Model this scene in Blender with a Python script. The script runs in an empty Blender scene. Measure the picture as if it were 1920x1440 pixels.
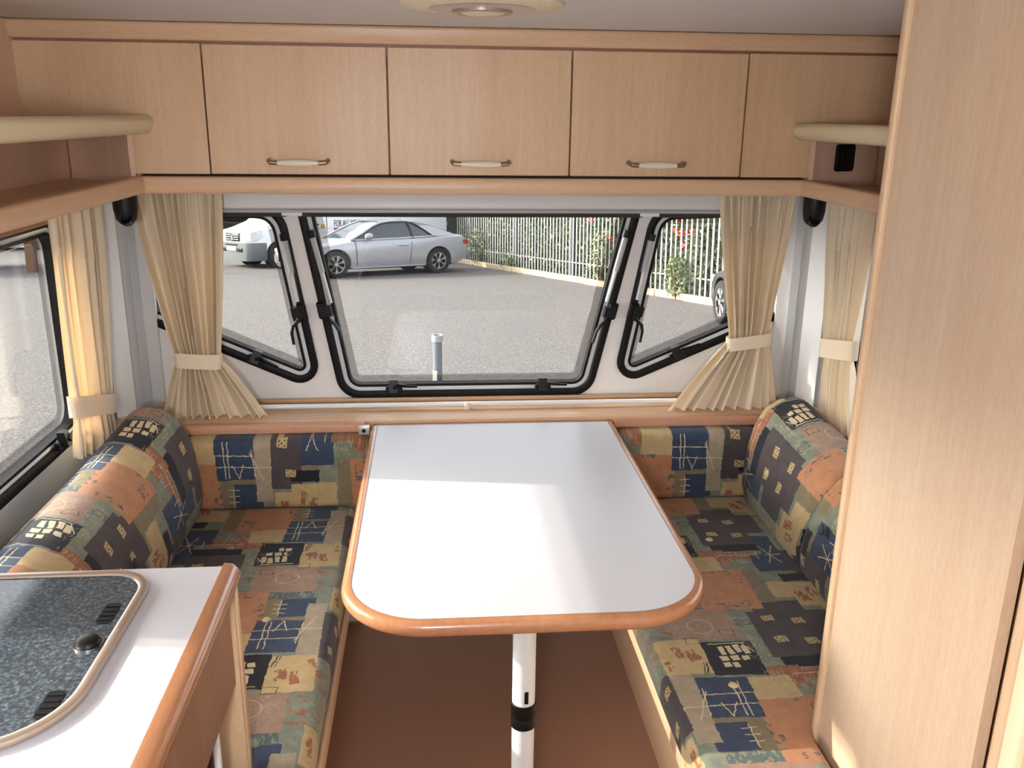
import bpy, bmesh, math, random
from mathutils import Vector, Matrix, Euler
R = math.radians
sc = bpy.context.scene
COL = sc.collection
random.seed(7)

# ------------------------------------------------------------------ camera, sky, sun, exposure
def make_camera():
    pi, ya, ro = R(16.86), R(5.15), R(0.7)
    fwd = Vector((math.sin(ya) * math.cos(pi), math.cos(ya) * math.cos(pi), -math.sin(pi)))
    right = Vector((math.cos(ya), -math.sin(ya), 0.0))
    up = right.cross(fwd)
    r = right * math.cos(ro) + up * math.sin(ro)
    u = -right * math.sin(ro) + up * math.cos(ro)
    m = Matrix((r, u, -fwd)).transposed().to_4x4()
    m.translation = Vector((-0.13, 0.0, 1.66))
    cam = bpy.data.cameras.new('camera')
    cam.sensor_width = 36.0
    cam.lens = 1674.0 / 1920.0 * 36.0
    cam.clip_start = 0.02
    cam.clip_end = 300
    o = bpy.data.objects.new('camera', cam)
    COL.objects.link(o)
    o.matrix_world = m
    sc.camera = o
make_camera()

SUN_DIR = Vector((1.0, -0.150, -0.445)).normalized()      # the way the light travels
def make_sky():
    w = bpy.data.worlds.new('sky')
    sc.world = w
    w.use_nodes = True
    nt = w.node_tree
    nt.nodes.clear()
    out = nt.nodes.new('ShaderNodeOutputWorld')
    bg = nt.nodes.new('ShaderNodeBackground')
    sky = nt.nodes.new('ShaderNodeTexSky')
    sky.sky_type = 'NISHITA'
    sky.sun_disc = False
    sky.sun_elevation = math.asin(-SUN_DIR.z)
    sky.sun_rotation = math.atan2(-SUN_DIR.x, -SUN_DIR.y)
    sky.air_density = 1.0
    sky.dust_density = 3.0
    sky.ozone_density = 1.0
    hs = nt.nodes.new('ShaderNodeHueSaturation')
    hs.inputs['Saturation'].default_value = 0.25
    nt.links.new(sky.outputs[0], hs.inputs['Color'])
    nt.links.new(hs.outputs[0], bg.inputs[0])
    bg.inputs[1].default_value = 0.40
    nt.links.new(bg.outputs[0], out.inputs[0])
    s = bpy.data.lights.new('sun', 'SUN')
    s.energy = 3.0
    s.angle = R(0.6)
    s.color = (1.0, 0.93, 0.82)
    o = bpy.data.objects.new('sun', s)
    COL.objects.link(o)
    o.rotation_euler = SUN_DIR.to_track_quat('-Z', 'Y').to_euler()
    o.location = (-8, 3, 6)
make_sky()
vs = sc.view_settings
vs.view_transform = 'Standard'
vs.look = 'None'
vs.gamma = 1.0
vs.use_curve_mapping = False
vs.exposure = 1.12
cy = sc.cycles
cy.use_light_tree = False
cy.max_bounces = 6
cy.diffuse_bounces = 4
cy.glossy_bounces = 3
cy.transmission_bounces = 2
cy.transparent_max_bounces = 10
cy.use_adaptive_sampling = True
cy.adaptive_threshold = 0.06

# ------------------------------------------------------------------ colour and node helpers
def lin(c):
    c = c / 255.0
    return c / 12.92 if c <= 0.04045 else ((c + 0.055) / 1.055) ** 2.4
def rgb(r, g, b):
    return (lin(r), lin(g), lin(b), 1.0)

class NT:
    def __init__(self, name):
        self.m = bpy.data.materials.new(name)
        self.m.use_nodes = True
        self.t = self.m.node_tree
        self.t.nodes.clear()
        self.out = self.n('ShaderNodeOutputMaterial')
    def n(self, kind, **kw):
        nd = self.t.nodes.new(kind)
        for k, v in kw.items():
            setattr(nd, k, v)
        return nd
    def l(self, a, b):
        self.t.links.new(a, b)
    def val(self, sock, v):
        if isinstance(v, bpy.types.NodeSocket):
            self.l(v, sock)
        else:
            sock.default_value = v
    def math(self, op, a, b=None, c=None):
        nd = self.n('ShaderNodeMath', operation=op)
        self.val(nd.inputs[0], a)
        if b is not None: self.val(nd.inputs[1], b)
        if c is not None: self.val(nd.inputs[2], c)
        return nd.outputs[0]
    def vmath(self, op, a, b=None):
        nd = self.n('ShaderNodeVectorMath', operation=op)
        self.val(nd.inputs[0], a)
        if b is not None: self.val(nd.inputs[1], b)
        return nd.outputs['Value'] if op in ('DOT_PRODUCT', 'LENGTH') else nd.outputs['Vector']
    def mix(self, f, a, b, mode='MIX'):
        nd = self.n('ShaderNodeMix', data_type='RGBA', blend_type=mode)
        self.val(nd.inputs[0], f)
        self.val(nd.inputs[6], a)
        self.val(nd.inputs[7], b)
        return nd.outputs[2]
    def ramp(self, f, stops):
        nd = self.n('ShaderNodeValToRGB')
        e = nd.color_ramp.elements
        e[0].position, e[0].color = stops[0]
        e[1].position, e[1].color = stops[-1]
        for p, c in stops[1:-1]:
            x = e.new(p)
            x.color = c
        self.l(f, nd.inputs[0])
        return nd.outputs[0]
    def coords(self, kind='Object', scale=(1, 1, 1), loc=(0, 0, 0), rot=(0, 0, 0)):
        tc = self.n('ShaderNodeTexCoord')
        mp = self.n('ShaderNodeMapping')
        mp.inputs['Scale'].default_value = scale
        mp.inputs['Location'].default_value = loc
        mp.inputs['Rotation'].default_value = rot
        self.l(tc.outputs[kind], mp.inputs[0])
        return mp.outputs[0]
    def noise(self, vec, scale, detail=3.0, rough=0.55, dist=0.0, color=False):
        nd = self.n('ShaderNodeTexNoise')
        self.l(vec, nd.inputs['Vector'])
        nd.inputs['Scale'].default_value = scale
        nd.inputs['Detail'].default_value = detail
        nd.inputs['Roughness'].default_value = rough
        nd.inputs['Distortion'].default_value = dist
        return nd.outputs['Color' if color else 'Fac']
    def bump(self, h, strength=0.2, dist=0.002):
        nd = self.n('ShaderNodeBump')
        nd.inputs['Strength'].default_value = strength
        nd.inputs['Distance'].default_value = dist
        self.l(h, nd.inputs['Height'])
        return nd.outputs[0]
    def bsdf(self, color, rough=0.5, metal=0.0, normal=None, coat=0.0, coat_rough=0.1, spec=None):
        b = self.n('ShaderNodeBsdfPrincipled')
        self.val(b.inputs['Base Color'], color)
        self.val(b.inputs['Roughness'], rough)
        b.inputs['Metallic'].default_value = metal
        b.inputs['Coat Weight'].default_value = coat
        b.inputs['Coat Roughness'].default_value = coat_rough
        if spec is not None:
            b.inputs['Specular IOR Level'].default_value = spec
        if normal is not None:
            self.l(normal, b.inputs['Normal'])
        self.l(b.outputs[0], self.out.inputs[0])
        return b

M = {}
def plain(name, col, rough=0.5, metal=0.0, var=0.06, scale=30.0, coat=0.0, spec=None):
    k = NT(name)
    f = k.noise(k.coords(), scale, 2.0)
    c2 = tuple(min(1.0, x * (1.0 - var)) for x in col[:3]) + (1.0,)
    c = k.mix(f, c2, col)
    k.bsdf(c, rough, metal, coat=coat, spec=spec)
    M[name] = k.m
    return k.m

def wood(name, light, dark, axis, rough=0.42, freq=26.0, loc=(0, 0, 0), coat=0.0):
    """beech-look laminate with the grain running along axis"""
    k = NT(name)
    s = [1.0, 1.0, 1.0]
    s['xyz'.index(axis)] = 0.055
    v = k.coords(scale=tuple(s), loc=loc)
    broad = k.noise(v, 5.0, 2.0, 0.5, 0.6)
    grain = k.noise(v, freq * 3.0, 5.0, 0.65, 0.4)
    s2 = [1.0, 1.0, 1.0]
    s2['xyz'.index(axis)] = 0.12
    v2 = k.coords(scale=tuple(s2), loc=loc)
    fleck = k.noise(v2, 420.0, 1.0, 0.5)
    f = k.math('ADD', k.math('MULTIPLY', broad, 0.55), k.math('MULTIPLY', grain, 0.45))
    mid = tuple((a + b) / 2 for a, b in zip(light, dark))
    c = k.ramp(f, [(0.32, dark), (0.47, mid), (0.62, light)])
    fl = k.ramp(fleck, [(0.40, (0.86, 0.84, 0.82, 1)), (0.52, (1, 1, 1, 1))])
    c = k.mix(0.45, c, fl, 'MULTIPLY')
    k.bsdf(c, rough, normal=k.bump(grain, 0.03, 0.0005), coat=coat)
    M[name] = k.m
    return k.m

wood('beech_vertical', rgb(222, 191, 156), rgb(206, 171, 134), 'z', 0.38)
wood('beech_side_panel', rgb(220, 196, 168), rgb(206, 177, 147), 'z', 0.36, loc=(3, 5, 0))
wood('beech_along_x', rgb(222, 188, 154), rgb(206, 168, 132), 'x', 0.36)
wood('beech_along_y', rgb(222, 188, 154), rgb(206, 168, 132), 'y', 0.36)
wood('beech_pink_panel', rgb(240, 206, 182), rgb(226, 188, 162), 'z', 0.4)
wood('cherry_edge', rgb(190, 136, 98), rgb(172, 116, 80), 'y', 0.25, coat=0.4)
wood('cherry_strip', rgb(206, 158, 128), rgb(190, 138, 108), 'x', 0.4)
wood('walnut_panel', rgb(158, 118, 94), rgb(138, 100, 78), 'z', 0.45)
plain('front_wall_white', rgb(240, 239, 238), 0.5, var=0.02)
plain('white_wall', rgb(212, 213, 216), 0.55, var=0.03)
plain('white_plastic', rgb(238, 242, 244), 0.35, var=0.02)
plain('grey_plastic', rgb(186, 190, 194), 0.4, var=0.03)
plain('cream_plastic', rgb(226, 214, 180), 0.35, var=0.03)
plain('ivory', rgb(232, 228, 206), 0.25, var=0.03)
plain('black_plastic', rgb(12, 12, 13), 0.4, var=0.2, spec=0.3)
plain('black_rubber', rgb(9, 9, 10), 0.5, var=0.2, spec=0.25)
plain('dark_blind', rgb(64, 58, 54), 0.8, var=0.3, scale=200)
plain('satin_steel', rgb(168, 150, 130), 0.3, 0.9)
plain('aluminium', rgb(212, 214, 214), 0.35, 0.6)
plain('chrome', rgb(220, 220, 222), 0.12, 1.0)
plain('champagne_trim', rgb(186, 166, 150), 0.3, 0.55)
plain('table_post', rgb(226, 228, 226), 0.3, var=0.03)
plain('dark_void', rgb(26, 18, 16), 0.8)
plain('window_strip', rgb(232, 236, 242), 0.4, var=0.03)

def laminate():
    k = NT('white_laminate')
    f = k.noise(k.coords(), 900.0, 1.0)
    c = k.ramp(f, [(0.35, rgb(188, 190, 196)), (0.5, rgb(206, 207, 213))])
    k.bsdf(c, 0.32, spec=0.5)
    M['white_laminate'] = k.m
laminate()

def floor_mat():
    k = NT('terracotta_vinyl')
    v = k.coords()
    f = k.noise(v, 420.0, 2.0)
    g = k.noise(v, 3.0, 2.0)
    c = k.ramp(f, [(0.36, rgb(134, 98, 78)), (0.55, rgb(164, 126, 104)), (0.7, rgb(178, 140, 118))])
    c = k.mix(k.math('MULTIPLY', g, 0.25), c, rgb(136, 94, 74))
    k.bsdf(c, 0.42)
    M['terracotta_vinyl'] = k.m
floor_mat()

def ceiling_mat():
    k = NT('ceiling_lining')
    v = k.coords()
    f = k.noise(v, 260.0, 2.0)
    c = k.ramp(f, [(0.3, rgb(214, 212, 212)), (0.7, rgb(224, 222, 222))])
    k.bsdf(c, 0.8, normal=k.bump(f, 0.15, 0.001))
    M['ceiling_lining'] = k.m
ceiling_mat()

def curtain_mat():
    k = NT('curtain_cloth')
    v = k.coords()
    f = k.noise(v, 800.0, 1.0)
    c = k.ramp(f, [(0.3, rgb(238, 226, 202)), (0.7, rgb(246, 235, 214))])
    d = k.n('ShaderNodeBsdfDiffuse')
    k.l(c, d.inputs[0])
    t = k.n('ShaderNodeBsdfTranslucent')
    t.inputs[0].default_value = rgb(230, 184, 122)
    mx = k.n('ShaderNodeMixShader')
    mx.inputs[0].default_value = 0.14
    k.l(d.outputs[0], mx.inputs[1])
    k.l(t.outputs[0], mx.inputs[2])
    k.l(mx.outputs[0], k.out.inputs[0])
    M['curtain_cloth'] = k.m
curtain_mat()

def pane_mat(name, tint, refl=1.0):
    k = NT(name)
    tr = k.n('ShaderNodeBsdfTransparent')
    tr.inputs[0].default_value = tint
    gl = k.n('ShaderNodeBsdfGlossy')
    gl.inputs['Roughness'].default_value = 0.02
    lw = k.n('ShaderNodeLayerWeight')
    lw.inputs[0].default_value = 0.5
    f = k.math('MULTIPLY', k.math('MULTIPLY_ADD', k.math('POWER', lw.outputs['Facing'], 5.0), 0.95, 0.04), refl)
    mx = k.n('ShaderNodeMixShader')
    k.l(f, mx.inputs[0])
    k.l(tr.outputs[0], mx.inputs[1])
    k.l(gl.outputs[0], mx.inputs[2])
    k.l(mx.outputs[0], k.out.inputs[0])
    M[name] = k.m
pane_mat('acrylic', (0.93, 0.93, 0.92, 1), 0.5)
pane_mat('acrylic_border', (0.72, 0.71, 0.70, 1), 0.5)

def hob_glass():
    k = NT('hob_glass')
    v = k.coords()
    f = k.noise(v, 170.0, 4.0, 0.7)
    c = k.ramp(f, [(0.38, rgb(18, 28, 36)), (0.52, rgb(46, 62, 74)), (0.68, rgb(104, 120, 130))])
    b = k.bsdf(c, 0.7, coat=1.0, coat_rough=0.07)
    M['hob_glass'] = k.m
hob_glass()

# ------------------------------------------------------------------ patchwork print of the upholstery
def fabric():
    k = NT('patchwork_fabric')
    T = 0.54
    tc = k.n('ShaderNodeTexCoord')
    uv = tc.outputs['UV']
    wob = k.noise(uv, 42.0, 5.0, 0.72, color=True)
    wob = k.vmath('MULTIPLY', k.vmath('SUBTRACT', wob, (0.5, 0.5, 0.5)), (0.014, 0.014, 0.0))
    p = k.vmath('ADD', uv, wob)
    p = k.vmath('FRACTION', k.vmath('MULTIPLY', p, (1 / T, 1 / T, 0.0)))
    p = k.vmath('MULTIPLY', p, (T, T, 0.0))
    weave = k.noise(uv, 900.0, 1.0)
    cloud = k.noise(uv, 26.0, 4.0, 0.7)
    MINT, PINK, ORANGE = rgb(140, 150, 132), rgb(164, 136, 118), rgb(190, 136, 100)
    CREAM, NAVY, BLUE = rgb(198, 174, 128), rgb(30, 34, 44), rgb(58, 73, 98)
    DARK, SLATE, RUST, OLIVE = rgb(82, 75, 78), rgb(90, 106, 106), rgb(160, 106, 78), rgb(136, 124, 98)
    state = {'c': k.mix(cloud, rgb(112, 126, 114), rgb(150, 152, 132))}
    def rect(u0, u1, v0, v1, col, ang=0.0, rag=None):
        cu, cv, hu, hv = (u0 + u1) / 2, (v0 + v1) / 2, (u1 - u0) / 2, (v1 - v0) / 2
        ca, sa = math.cos(ang), math.sin(ang)
        a, b = (ca, sa, 0), (-sa, ca, 0)
        d1 = k.vmath('DOT_PRODUCT', p, a)
        d2 = k.vmath('DOT_PRODUCT', p, b)
        m1 = k.math('COMPARE', d1, cu * ca + cv * sa, hu)
        m2 = k.math('COMPARE', d2, -cu * sa + cv * ca, hv)
        f = k.math('MULTIPLY', m1, m2)
        if rag is not None:
            f = k.math('MULTIPLY', f, rag)
        state['c'] = k.mix(f, state['c'], col)
    def line(x0, y0, x1, y1, w, col):
        L = math.hypot(x1 - x0, y1 - y0)
        cu, cv = (x0 + x1) / 2, (y0 + y1) / 2
        rect(cu - L / 2, cu + L / 2, cv - w / 2, cv + w / 2, col, math.atan2(y1 - y0, x1 - x0))
    def ring(cu, cv, r, w, col):
        d = k.vmath('LENGTH', k.vmath('SUBTRACT', p, (cu, cv, 0)))
        state['c'] = k.mix(k.math('COMPARE', d, r, w), state['c'], col)
    brush = k.math('GREATER_THAN', k.noise(k.vmath('MULTIPLY', uv, (1.0, 0.35, 1.0)), 120.0, 2.0), 0.46)
    blotch = k.math('GREATER_THAN', k.noise(uv, 55.0, 3.0, 0.7), 0.55)
    hatch = k.math('GREATER_THAN', k.noise(k.vmath('MULTIPLY', uv, (1.0, 0.18, 1.0)), 190.0, 1.0), 0.57)
    scrawl = k.math('COMPARE', k.noise(uv, 60.0, 2.0, 0.6, 1.2), 0.5, 0.012)
    # broad patches (tile coordinates in metres)
    rect(0.195, 0.36, 0.0, 0.112, PINK); rect(0.195, 0.36, 0.515, 0.54, PINK)
    rect(0.36, 0.54, 0.28, 0.36, OLIVE)
    rect(0.0, 0.15, 0.0, 0.19, DARK); rect(0.0, 0.13, 0.495, 0.54, DARK); rect(0.49, 0.54, 0.0, 0.12, DARK)
    rect(0.0, 0.135, 0.188, 0.228, NAVY, 0.03)
    rect(0.105, 0.20, 0.222, 0.305, RUST, 0.05); rect(0.02, 0.12, 0.235, 0.272, RUST)
    rect(0.055, 0.115, 0.33, 0.50, OLIVE)
    rect(0.095, 0.25, 0.325, 0.525, ORANGE, -0.03)
    rect(0.125, 0.21, 0.495, 0.515, SLATE, 0.03, blotch); rect(0.105, 0.135, 0.345, 0.40, SLATE, 0, blotch)
    rect(0.225, 0.25, 0.40, 0.49, SLATE, 0, blotch); rect(0.13, 0.20, 0.325, 0.345, SLATE, 0.1, blotch)
    rect(0.14, 0.25, 0.258, 0.335, CREAM, 0.04)
    rect(0.25, 0.365, 0.38, 0.49, OLIVE)
    rect(0.285, 0.37, 0.402, 0.486, BLUE, 0.02)
    rect(0.238, 0.352, 0.255, 0.388, BLUE, -0.04)
    rect(0.352, 0.40, 0.24, 0.46, rgb(172, 158, 136))
    rect(0.25, 0.36, 0.486, 0.52, SLATE, 0.0, brush)
    rect(0.295, 0.405, 0.108, 0.24, CREAM, 0.02)
    rect(0.182, 0.30, 0.122, 0.25, NAVY, -0.02)
    rect(0.40, 0.49, 0.23, 0.42, DARK, 0.03)
    rect(0.36, 0.405, 0.0, 0.10, RUST, 0.1, blotch); rect(0.41, 0.47, 0.10, 0.19, RUST, 0.2, blotch)
    rect(0.42, 0.49, 0.02, 0.09, ORANGE, -0.2, blotch)
    rect(0.405, 0.49, 0.43, 0.54, rgb(196, 172, 128))
    rect(0.455, 0.54, 0.405, 0.52, CREAM); rect(0.455, 0.54, 0.36, 0.398, NAVY, 0.04)
    rect(0.49, 0.54, 0.14, 0.345, BLUE); rect(0.0, 0.045, 0.25, 0.345, BLUE)
    rect(0.0, 0.05, 0.40, 0.48, CREAM)
    # rust brush marks on the cream patches
    for a, b, c_, d in ((0.315, 0.345, 0.15, 0.19), (0.35, 0.37, 0.135, 0.18), (0.385, 0.40, 0.19, 0.225),
                        (0.48, 0.50, 0.43, 0.475), (0.505, 0.53, 0.45, 0.50), (0.415, 0.44, 0.46, 0.51)):
        rect(a, b, c_, d, RUST, 0.25, brush)
    # the ship: pale sails and hull lines on navy
    SAIL = rgb(222, 206, 166)
    for a, b, c_, d in ((0.196, 0.21, 0.138, 0.172), (0.214, 0.228, 0.135, 0.165), (0.233, 0.246, 0.138, 0.172), (0.252, 0.265, 0.14, 0.172),
                        (0.205, 0.221, 0.178, 0.196), (0.228, 0.246, 0.176, 0.196), (0.252, 0.27, 0.178, 0.196),
                        (0.235, 0.249, 0.203, 0.222), (0.254, 0.27, 0.203, 0.219)):
        rect(a, b, c_, d, SAIL, 0.12)
    line(0.186, 0.165, 0.205, 0.13, 0.003, SAIL); line(0.2, 0.128, 0.285, 0.13, 0.003, SAIL); line(0.285, 0.13, 0.292, 0.245, 0.003, NAVY)
    line(0.305, 0.20, 0.315, 0.24, 0.003, NAVY); line(0.312, 0.20, 0.322, 0.24, 0.002, NAVY)
    # dice on the dark patches
    for cu, cv in ((0.035, 0.045), (0.105, 0.03), (0.105, 0.12), (0.435, 0.275), (0.455, 0.37), (0.035, 0.13)):
        rect(cu - 0.015, cu + 0.015, cv - 0.012, cv + 0.012, CREAM, 0.1)
        for du, dv in ((-0.008, -0.006), (0.008, -0.006), (0, 0), (-0.008, 0.006), (0.008, 0.006)):
            rect(cu + du - 0.0022, cu + du + 0.0022, cv + dv - 0.0018, cv + dv + 0.0018, NAVY)
    # scratched pale lines on blue, pink and mint
    LINE = rgb(214, 200, 164)
    for x0, y0, x1, y1 in ((0.24, 0.345, 0.40, 0.35), (0.235, 0.31, 0.35, 0.312), (0.262, 0.27, 0.266, 0.385), (0.275, 0.27, 0.277, 0.385),
                           (0.285, 0.34, 0.305, 0.385), (0.305, 0.385, 0.318, 0.34), (0.34, 0.30, 0.375, 0.39), (0.345, 0.29, 0.352, 0.38),
                           (0.285, 0.41, 0.285, 0.48), (0.27, 0.42, 0.302, 0.42), (0.27, 0.44, 0.302, 0.44), (0.27, 0.46, 0.302, 0.46),
                           (0.02, 0.235, 0.02, 0.275), (0.02, 0.25, 0.13, 0.252), (0.5, 0.2, 0.54, 0.3), (0.505, 0.3, 0.54, 0.2), (0.49, 0.25, 0.54, 0.255)):
        line(x0, y0, x1, y1, 0.0028, LINE)
    ring(0.28, 0.055, 0.03, 0.0016, rgb(200, 168, 142))
    INK = rgb(60, 52, 56)
    for cu, cv in ((0.225, 0.085), (0.315, 0.115), (0.17, 0.045)):
        for a, b, c_, d in ((-0.016, -0.011, 0.016, -0.011), (-0.016, 0.011, 0.016, 0.011), (-0.016, -0.011, -0.016, 0.011), (0.016, -0.011, 0.016, 0.011)):
            line(cu + a, cv + b, cu + c_, cv + d, 0.0018, INK)
    rect(0.155, 0.20, 0.02, 0.20, LINE, 0, k.math('MULTIPLY', scrawl, 0.7))
    rect(0.20, 0.35, 0.01, 0.10, LINE, 0, k.math('MULTIPLY', scrawl, 0.45))
    rect(0.405, 0.49, 0.0, 0.22, LINE, 0, k.math('MULTIPLY', scrawl, 0.5))
    rect(0.04, 0.20, 0.23, 0.30, LINE, 0, k.math('MULTIPLY', hatch, 0.35))
    c = k.mix(k.math('MULTIPLY', k.math('SUBTRACT', 1.0, weave), 0.24), state['c'], rgb(62, 57, 54))
    c = k.mix(0.38, c, k.ramp(cloud, [(0.25, (0.12, 0.11, 0.1, 1)), (0.75, (0.8, 0.79, 0.76, 1))]), 'SOFT_LIGHT')
    b = k.bsdf(c, 0.85, normal=k.bump(weave, 0.12, 0.0006), spec=0.2)
    b.inputs['Sheen Weight'].default_value = 0.15
    M['patchwork_fabric'] = k.m
fabric()

# ------------------------------------------------------------------ geometry helpers
def link(name, me, mat, parent=None, smooth=False):
    if mat is not None:
        me.materials.append(M[mat] if isinstance(mat, str) else mat)
    o = bpy.data.objects.new(name, me)
    COL.objects.link(o)
    if smooth:
        for p in me.polygons:
            p.use_smooth = True
        if hasattr(me, 'set_sharp_from_angle'):
            me.set_sharp_from_angle(angle=R(38))
    if parent is not None:
        o.parent = parent
        if parent.get('_abs'):
            o.matrix_parent_inverse = parent.matrix_basis.inverted()
    return o
def from_bm(name, bm, mat, parent=None, smooth=False):
    bmesh.ops.recalc_face_normals(bm, faces=bm.faces)
    me = bpy.data.meshes.new(name)
    bm.to_mesh(me)
    bm.free()
    return link(name, me, mat, parent, smooth)
def thing(name, label, cat, loc=(0, 0, 0), group=None, matrix=None, kind=None):
    o = bpy.data.objects.new(name, None)
    o.empty_display_size = 0.1
    COL.objects.link(o)
    if matrix is not None:
        o.matrix_world = matrix
        o['_abs'] = 0
    else:
        o.location = loc
        o['_abs'] = 1
    o.matrix_basis = o.matrix_basis
    return tag(o, label, cat, group, kind)
def tag(o, label=None, cat=None, group=None, kind=None):
    if label: o['label'] = label
    if cat: o['category'] = cat
    if group: o['group'] = group
    if kind: o['kind'] = kind
    return o
def struct(o, label=None):
    o['kind'] = 'structure'
    if label: o['label'] = label
    return o

def bm_box(bm, x0, x1, y0, y1, z0, z1):
    r = bmesh.ops.create_cube(bm, size=1.0)
    for v in r['verts']:
        v.co = Vector((x0 + (v.co.x + .5) * (x1 - x0), y0 + (v.co.y + .5) * (y1 - y0), z0 + (v.co.z + .5) * (z1 - z0)))
    return r['verts']
def box(name, x0, x1, y0, y1, z0, z1, mat, parent=None, bevel=0.0, seg=2):
    bm = bmesh.new()
    bm_box(bm, x0, x1, y0, y1, z0, z1)
    if bevel > 0:
        bmesh.ops.bevel(bm, geom=bm.edges[:], offset=bevel, segments=seg, profile=0.5, affect='EDGES')
    return from_bm(name, bm, mat, parent, bevel > 0)
AX = {'x': lambda a, b, t: Vector((t, a, b)), 'y': lambda a, b, t: Vector((a, t, b)), 'z': lambda a, b, t: Vector((a, b, t))}
def prism(name, pts, axis, t0, t1, mat, parent=None, bevel=0.0, seg=2, smooth=False):
    f = AX[axis]
    bm = bmesh.new()
    a = [bm.verts.new(f(p[0], p[1], t0)) for p in pts]
    b = [bm.verts.new(f(p[0], p[1], t1)) for p in pts]
    n = len(pts)
    bm.faces.new(a)
    bm.faces.new(b)
    for i in range(n):
        bm.faces.new((a[i], a[(i + 1) % n], b[(i + 1) % n], b[i]))
    if bevel > 0:
        es = [e for e in bm.edges if (e.verts[0] in a) == (e.verts[1] in a)]
        bmesh.ops.bevel(bm, geom=es, offset=bevel, segments=seg, profile=0.5, affect='EDGES')
    return from_bm(name, bm, mat, parent, smooth or bevel > 0)
def round_poly(pts, rad, seg=6):
    out = []
    n = len(pts)
    rads = rad if isinstance(rad, (list, tuple)) else [rad] * n
    for i in range(n):
        p, a, b = Vector(pts[i]), Vector(pts[i - 1]), Vector(pts[(i + 1) % n])
        r = rads[i]
        if r <= 0:
            out.append((p.x, p.y))
            continue
        u, w = (a - p).normalized(), (b - p).normalized()
        ang = u.angle(w)
        d = min(r / math.tan(ang / 2), 0.48 * (a - p).length, 0.48 * (b - p).length)
        rr = d * math.tan(ang / 2)
        c = p + (u + w).normalized() * (rr / math.sin(ang / 2))
        s, e = p + u * d - c, p + w * d - c
        a0 = math.atan2(s.y, s.x)
        da = math.atan2(e.y, e.x) - a0
        while da > math.pi: da -= 2 * math.pi
        while da < -math.pi: da += 2 * math.pi
        for j in range(seg + 1):
            t = a0 + da * j / seg
            out.append((c.x + rr * math.cos(t), c.y + rr * math.sin(t)))
    return out
def offset_poly(pts, d):
    """positive d shrinks the outline"""
    n = len(pts)
    area = sum(pts[i][0] * pts[(i + 1) % n][1] - pts[(i + 1) % n][0] * pts[i][1] for i in range(n))
    sg = 1 if area > 0 else -1
    out = []
    for i in range(n):
        p, a, b = Vector(pts[i]), Vector(pts[i - 1]), Vector(pts[(i + 1) % n])
        e1, e2 = p - a, b - p
        if e1.length < 1e-9: e1 = e2
        if e2.length < 1e-9: e2 = e1
        n1 = Vector((-e1.y, e1.x)).normalized() * sg
        n2 = Vector((-e2.y, e2.x)).normalized() * sg
        m = (n1 + n2).normalized()
        k = d / max(0.4, m.dot(n1))
        out.append((p.x + m.x * k, p.y + m.y * k))
    return out
def ring(name, outer, inner, axis, t0, t1, mat, parent=None, bevel=0.0):
    f = AX[axis]
    bm = bmesh.new()
    n = len(outer)
    L = [[bm.verts.new(f(p[0], p[1], t)) for p in q] for q, t in ((outer, t0), (inner, t0), (inner, t1), (outer, t1))]
    for i in range(n):
        j = (i + 1) % n
        for a in range(4):
            b = (a + 1) % 4
            bm.faces.new((L[a][i], L[a][j], L[b][j], L[b][i]))
    if bevel > 0:
        es = []
        for a in range(4):
            for i in range(n):
                e = bm.edges.get((L[a][i], L[a][(i + 1) % n]))
                if e: es.append(e)
        bmesh.ops.bevel(bm, geom=es, offset=bevel, segments=2, profile=0.5, affect='EDGES')
    return from_bm(name, bm, mat, parent, True)
def tube(name, pts, r, mat, parent=None, seg=8, flat=None):
    pts = [Vector(p) for p in pts]
    bm = bmesh.new()
    rings = []
    n = len(pts)
    rr = r if isinstance(r, (list, tuple)) else [r] * n
    ref = None
    for i, p in enumerate(pts):
        t = (pts[min(i + 1, n - 1)] - pts[max(i - 1, 0)]).normalized()
        if ref is None:
            ref = Vector((0, 0, 1)) if abs(t.z) < 0.9 else Vector((0, 1, 0))
        u = t.cross(ref).normalized()
        w = u.cross(t).normalized()
        ref = w
        rings.append([bm.verts.new(p + (u * math.cos(2 * math.pi * k / seg) + w * math.sin(2 * math.pi * k / seg)) * rr[i]) for k in range(seg)])
    for a, b in zip(rings, rings[1:]):
        for k in range(seg):
            bm.faces.new((a[k], a[(k + 1) % seg], b[(k + 1) % seg], b[k]))
    bm.faces.new(rings[0])
    bm.faces.new(rings[-1])
    return from_bm(name, bm, mat, parent, True)
def lathe(name, prof, loc, mat, parent=None, seg=24, rot=None, sx=1.0, sy=1.0):
    bm = bmesh.new()
    mt = Matrix.Translation(Vector(loc)) @ (rot.to_matrix().to_4x4() if rot is not None else Matrix.Identity(4))
    rings = []
    for r, z in prof:
        if r < 1e-6:
            rings.append([bm.verts.new(mt @ Vector((0, 0, z)))])
        else:
            rings.append([bm.verts.new(mt @ Vector((sx * r * math.cos(2 * math.pi * k / seg), sy * r * math.sin(2 * math.pi * k / seg), z))) for k in range(seg)])
    for a, b in zip(rings, rings[1:]):
        for k in range(seg):
            j = (k + 1) % seg
            if len(a) == 1 and len(b) == 1: continue
            if len(a) == 1: bm.faces.new((a[0], b[j], b[k]))
            elif len(b) == 1: bm.faces.new((a[k], a[j], b[0]))
            else: bm.faces.new((a[k], a[j], b[j], b[k]))
    return from_bm(name, bm, mat, parent, True)
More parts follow.
